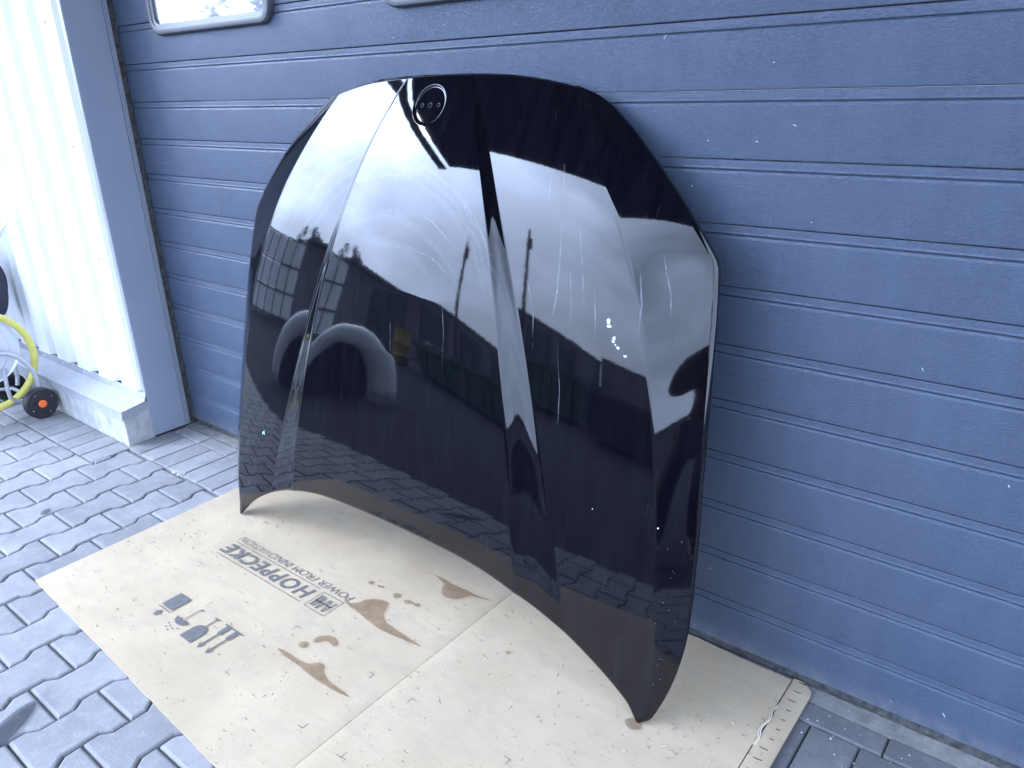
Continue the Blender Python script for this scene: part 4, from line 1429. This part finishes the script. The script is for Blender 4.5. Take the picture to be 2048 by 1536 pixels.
for nm, s_, hp_ in (('r', 1, ph_c + right * .075 + down * .0), ('l', -1, ph_c - right * .09 + down * .045 - fwd * .01)):
    wr = hp_ - fwd * .05 + down * .06
    hands[nm] = (hp_, wr)
    sh = W(.06, s_ * .17, 1.19)
    el = (sh + wr) / 2 + rh * s_ * .06 - up * .15
    J.update({'sh' + nm: (sh, .07), 'el' + nm: (el, .046), 'fa' + nm: (el.lerp(wr, .4), .042), 'wr' + nm: (wr, .027)})
    E_ += [('chest', 'sh' + nm), ('sh' + nm, 'el' + nm), ('el' + nm, 'fa' + nm), ('fa' + nm, 'wr' + nm)]
    hip, kn, an = W(-.17, s_ * .10, .72), W(.05, s_ * .13, .44), W(-.06, s_ * .14, .09)
    J.update({'hip' + nm: (hip, .095), 'kn' + nm: (kn, .062), 'ca' + nm: (kn.lerp(an, .35) - fh * .02, .058), 'an' + nm: (an, .04), 'toe' + nm: (W(.10, s_ * .16, .045), .035)})
    E_ += [('pelvis', 'hip' + nm), ('hip' + nm, 'kn' + nm), ('kn' + nm, 'ca' + nm), ('ca' + nm, 'an' + nm), ('an' + nm, 'toe' + nm)]
    # palm and five fingers round the edge of the phone
    palm = wr.lerp(hp_, .55)
    J['pa' + nm] = (palm, (.034, .018))
    E_.append(('wr' + nm, 'pa' + nm))
    for q in range(5):
        if q == 4:
            p1 = palm - right * s_ * .025 + fwd * .0 - down * .02 - fwd * .02
            p2 = p1 - right * s_ * .028 - down * .03 - fwd * .004
        else:
            p1 = palm + right * s_ * .01 - down * (.012 + .018 * q) + fwd * .035
            p2 = p1 - right * s_ * (.03 + .004 * (q % 2)) + fwd * .016
        J.update({f'f{q}a' + nm: (p1, .0095), f'f{q}b' + nm: (p2, .008)})
        E_ += [('pa' + nm, f'f{q}a' + nm), (f'f{q}a' + nm, f'f{q}b' + nm)]
bd = skin_mesh('body', J, E_, m_skin_, per_, 'pelvis')
bd.matrix_parent_inverse = pinv
def garment(name, keys, edges, grow, mat, root, extra=None):
    JJ = {}
    for k in keys:
        r_ = J[k][1]
        JJ[k] = (J[k][0], tuple(v + grow for v in r_) if isinstance(r_, tuple) else r_ + grow)
    if extra: JJ.update(extra)
    g_ = skin_mesh(name, JJ, edges, mat, per_, root)
    g_.matrix_parent_inverse = pinv
jk = ['waist', 'chest', 'neck0', 'shr', 'elr', 'far', 'shl', 'ell', 'fal']
garment('jacket', jk, [('waist', 'chest'), ('chest', 'neck0'), ('chest', 'shr'), ('shr', 'elr'), ('elr', 'far'), ('chest', 'shl'), ('shl', 'ell'), ('ell', 'fal'), ('waist', 'hem'), ('far', 'cfr'), ('fal', 'cfl')], .034, m_jacket, 'chest',
        {'hem': (W(-.15, 0, .80), (.175, .14)), 'cfr': (J['far'][0].lerp(J['wrr'][0], 1.0), .05), 'cfl': (J['fal'][0].lerp(J['wrl'][0], 1.0), .05)})
tk = ['pelvis', 'hipr', 'knr', 'car', 'hipl', 'knl', 'cal']
garment('trousers', tk, [('pelvis', 'hipr'), ('hipr', 'knr'), ('knr', 'car'), ('pelvis', 'hipl'), ('hipl', 'knl'), ('knl', 'cal'), ('car', 'hr'), ('cal', 'hl')], .018, m_trous, 'pelvis',
        {'hr': (J['anr'][0] + up * .03, .058), 'hl': (J['anl'][0] + up * .03, .058)})
for nm in 'rl':
    garment('shoe', ['an' + nm, 'toe' + nm], [('an' + nm, 'toe' + nm)], .014, m_shoe, 'an' + nm)
hd = MB()
hc = W(.165, 0, 1.445)
prv = []
for i in range(9):
    th_ = math.pi * .62 * i / 8
    prv.append((.098 * math.sin(th_) + .0005, .105 * math.cos(th_)))
hd.lathe(hc, (up * .9 - fh * .45), prv, 24)
hr_ = auto_smooth(hd.build('hair', m_hair, per_), 80)
hr_.matrix_parent_inverse = pinv
face = MB()
nose = W(.185 + .092, 0, 1.405)
face.lathe(nose - fh * .03, fh, [(.016, -.01), (.013, .012), (.008, .024), (.0005, .028)], 12)
nf = auto_smooth(face.build('nose', m_skin_, per_), 80); nf.matrix_parent_inverse = pinv
for s_ in (-1, 1):
    e = MB().lathe(W(.185 + .074, s_ * .031, 1.43), fh, [(.0005, .011), (.007, .009), (.0115, .0), (.0005, -.011)], 14).build('eye', Mat('eye_white', (.75, .75, .75), .2).m, per_)
    e.matrix_parent_inverse = pinv
    e2 = MB().lathe(W(.178, s_ * .078, 1.415), rh * s_, [(.022, -.006), (.026, .006), (.018, .012), (.006, .008), (.0005, .007)], 14).build('ear', m_skin_, per_)
    e2.matrix_parent_inverse = pinv
mo = MB().box(-.024, .024, -.004, .004, -.005, .005).build('mouth', Mat('lips', (.4, .16, .14), .5).m, per_)
mo.location = W(.185 + .075, 0, 1.365) - PB
mo.rotation_euler = (0, 0, math.atan2(rh.y, rh.x))
ph = MB().box(-.078, .078, -.037, .037, -.004, .004).build('smartphone', m_plastic)
bevel(ph, .003)
ph.matrix_world = Matrix.Translation(ph_c - fwd * .004) @ Matrix((right, -down, -fwd)).transposed().to_4x4()
tag(ph, 'black smartphone held up in both hands by the person', 'phone')

# ------------------------------------------------------------------ small things on the paving
M = Mat('damp_patch', (0.3, 0.3, 0.3), 0.8)
tr = M.node('ShaderNodeBsdfTransparent')
tr.inputs['Color'].default_value = (0.55, 0.56, 0.58, 1)
M.l.new(tr.outputs[0], M.n['Material Output'].inputs['Surface'])
m_damp = M.m
def patch(pts):
    pts = smooth_poly(pts, 2, .0006)
    ar = sum(pts[i - 1][0] * pts[i][1] - pts[i][0] * pts[i - 1][1] for i in range(len(pts)))
    if ar < 0: pts = pts[::-1]
    obj('damp_patch', mesh('damp_patch', [(x, y, .0034) for x, y in pts], [tuple(range(len(pts)))]), m_damp, yard)
patch([(1.25 + .1 * math.cos(t) * .48 - .03 * math.sin(t) * .88, -1.205 - .1 * math.cos(t) * .88 - .03 * math.sin(t) * .48) for t in [i * math.pi / 7 for i in range(14)]])
patch([(.262, -.722), (.285, -.742), (.300, -.735), (.298, -.715), (.28, -.70), (.265, -.705)])
cr_ = MB()
rn = random.Random(5)
m_crumb = Mat('mortar_crumb', (0.55, 0.55, 0.5), 0.95).m
def crumb(x, y, r):
    V = []
    for d_ in ((1, 0, 0), (0, 1, 0), (-1, 0, 0), (0, -1, 0), (0, 0, 1), (0, 0, -.4)):
        k = r * rn.uniform(.6, 1.3)
        V.append((x + d_[0] * k, y + d_[1] * k, .0015 + max(0, r * .3 + d_[2] * k * .7)))
    cr_.add(V, [(0, 1, 4), (1, 2, 4), (2, 3, 4), (3, 0, 4), (1, 0, 5), (2, 1, 5), (3, 2, 5), (0, 3, 5)])
for _ in range(34): crumb(rn.gauss(.40, .02), rn.gauss(-.301, .007), rn.uniform(.0015, .005))
for _ in range(60): crumb(rn.uniform(.02, .68), rn.gauss(-.085, .04), rn.uniform(.0008, .0025))
for _ in range(50): crumb(rn.uniform(-.9, .68), rn.uniform(-.95, -.3), rn.uniform(.0008, .0024))
for _ in range(30): crumb(rn.uniform(2.66, 3.0), rn.uniform(-.2, -.02), rn.uniform(.0008, .0024))
co_ = cr_.build('mortar_crumbs', m_crumb)
tag(co_, kind='stuff', label='pale crumbs of mortar scattered over the pavers', cat='crumbs')
wd = MB()
for k in range(46):
    a = rn.uniform(0, 6.28)
    x, y = -.93 + rn.gauss(0, .022), -.43 + rn.gauss(0, .014)
    h_, w_ = rn.uniform(.015, .045), rn.uniform(.0015, .003)
    dx, dy = math.cos(a) * h_ * .7, math.sin(a) * h_ * .7
    wd.add([(x - w_, y, 0), (x + w_, y, 0), (x + dx * .6 + w_, y + dy * .6, h_ * .7), (x + dx * .6 - w_, y + dy * .6, h_ * .7), (x + dx, y + dy, h_ * .8)], [(0, 1, 2, 3), (3, 2, 4)])
wo = wd.build('weed', m_leaf)
tag(wo, 'small green weed growing between pavers behind the cart wheel', 'plant')

# bright flecks scratched through the door paint
for x, z, l_, a in ((2.195, 1.40, 9, 0.9), (2.47, 1.235, 7, -.4), (2.40, 1.205, 5, -.3), (2.30, 1.205, 4, -.6), (2.14, 1.195, 4, -.7), (2.42, 1.345, 3, .5), (2.27, 1.115, 3, -1), (2.52, 1.06, 2, 0), (1.42, 1.44, 3, 1), (1.60, 1.46, 3, .2), (2.75, .81, 7, -1.1), (2.92, .62, 5, -1.0),
                    (2.33, .33, 5, -1.2), (2.37, .22, 8, -1.3), (2.90, .075, 10, -1.0), (2.8, .055, 2, 0), (.52, 1.165, 3, .3), (1.0, 1.43, 3, .4), (.40, .17, 2, .2)):
    ca, sa = math.cos(a), math.sin(a)
    L_, w_ = l_ * .0006, rn.uniform(.0004, .0008)
    pts = [(-L_, -w_ * .3), (-.2 * L_, -w_), (L_, -w_ * .4), (.7 * L_, w_ * .6), (0, w_), (-.6 * L_, w_ * .7)]
    V1 = [(x + u * ca - v * sa, -.0004, z + u * sa + v * ca) for u, v in pts]
    obj('paint_fleck', mesh('paint_fleck', V1, [tuple(range(len(pts)))]), m_chip, door)
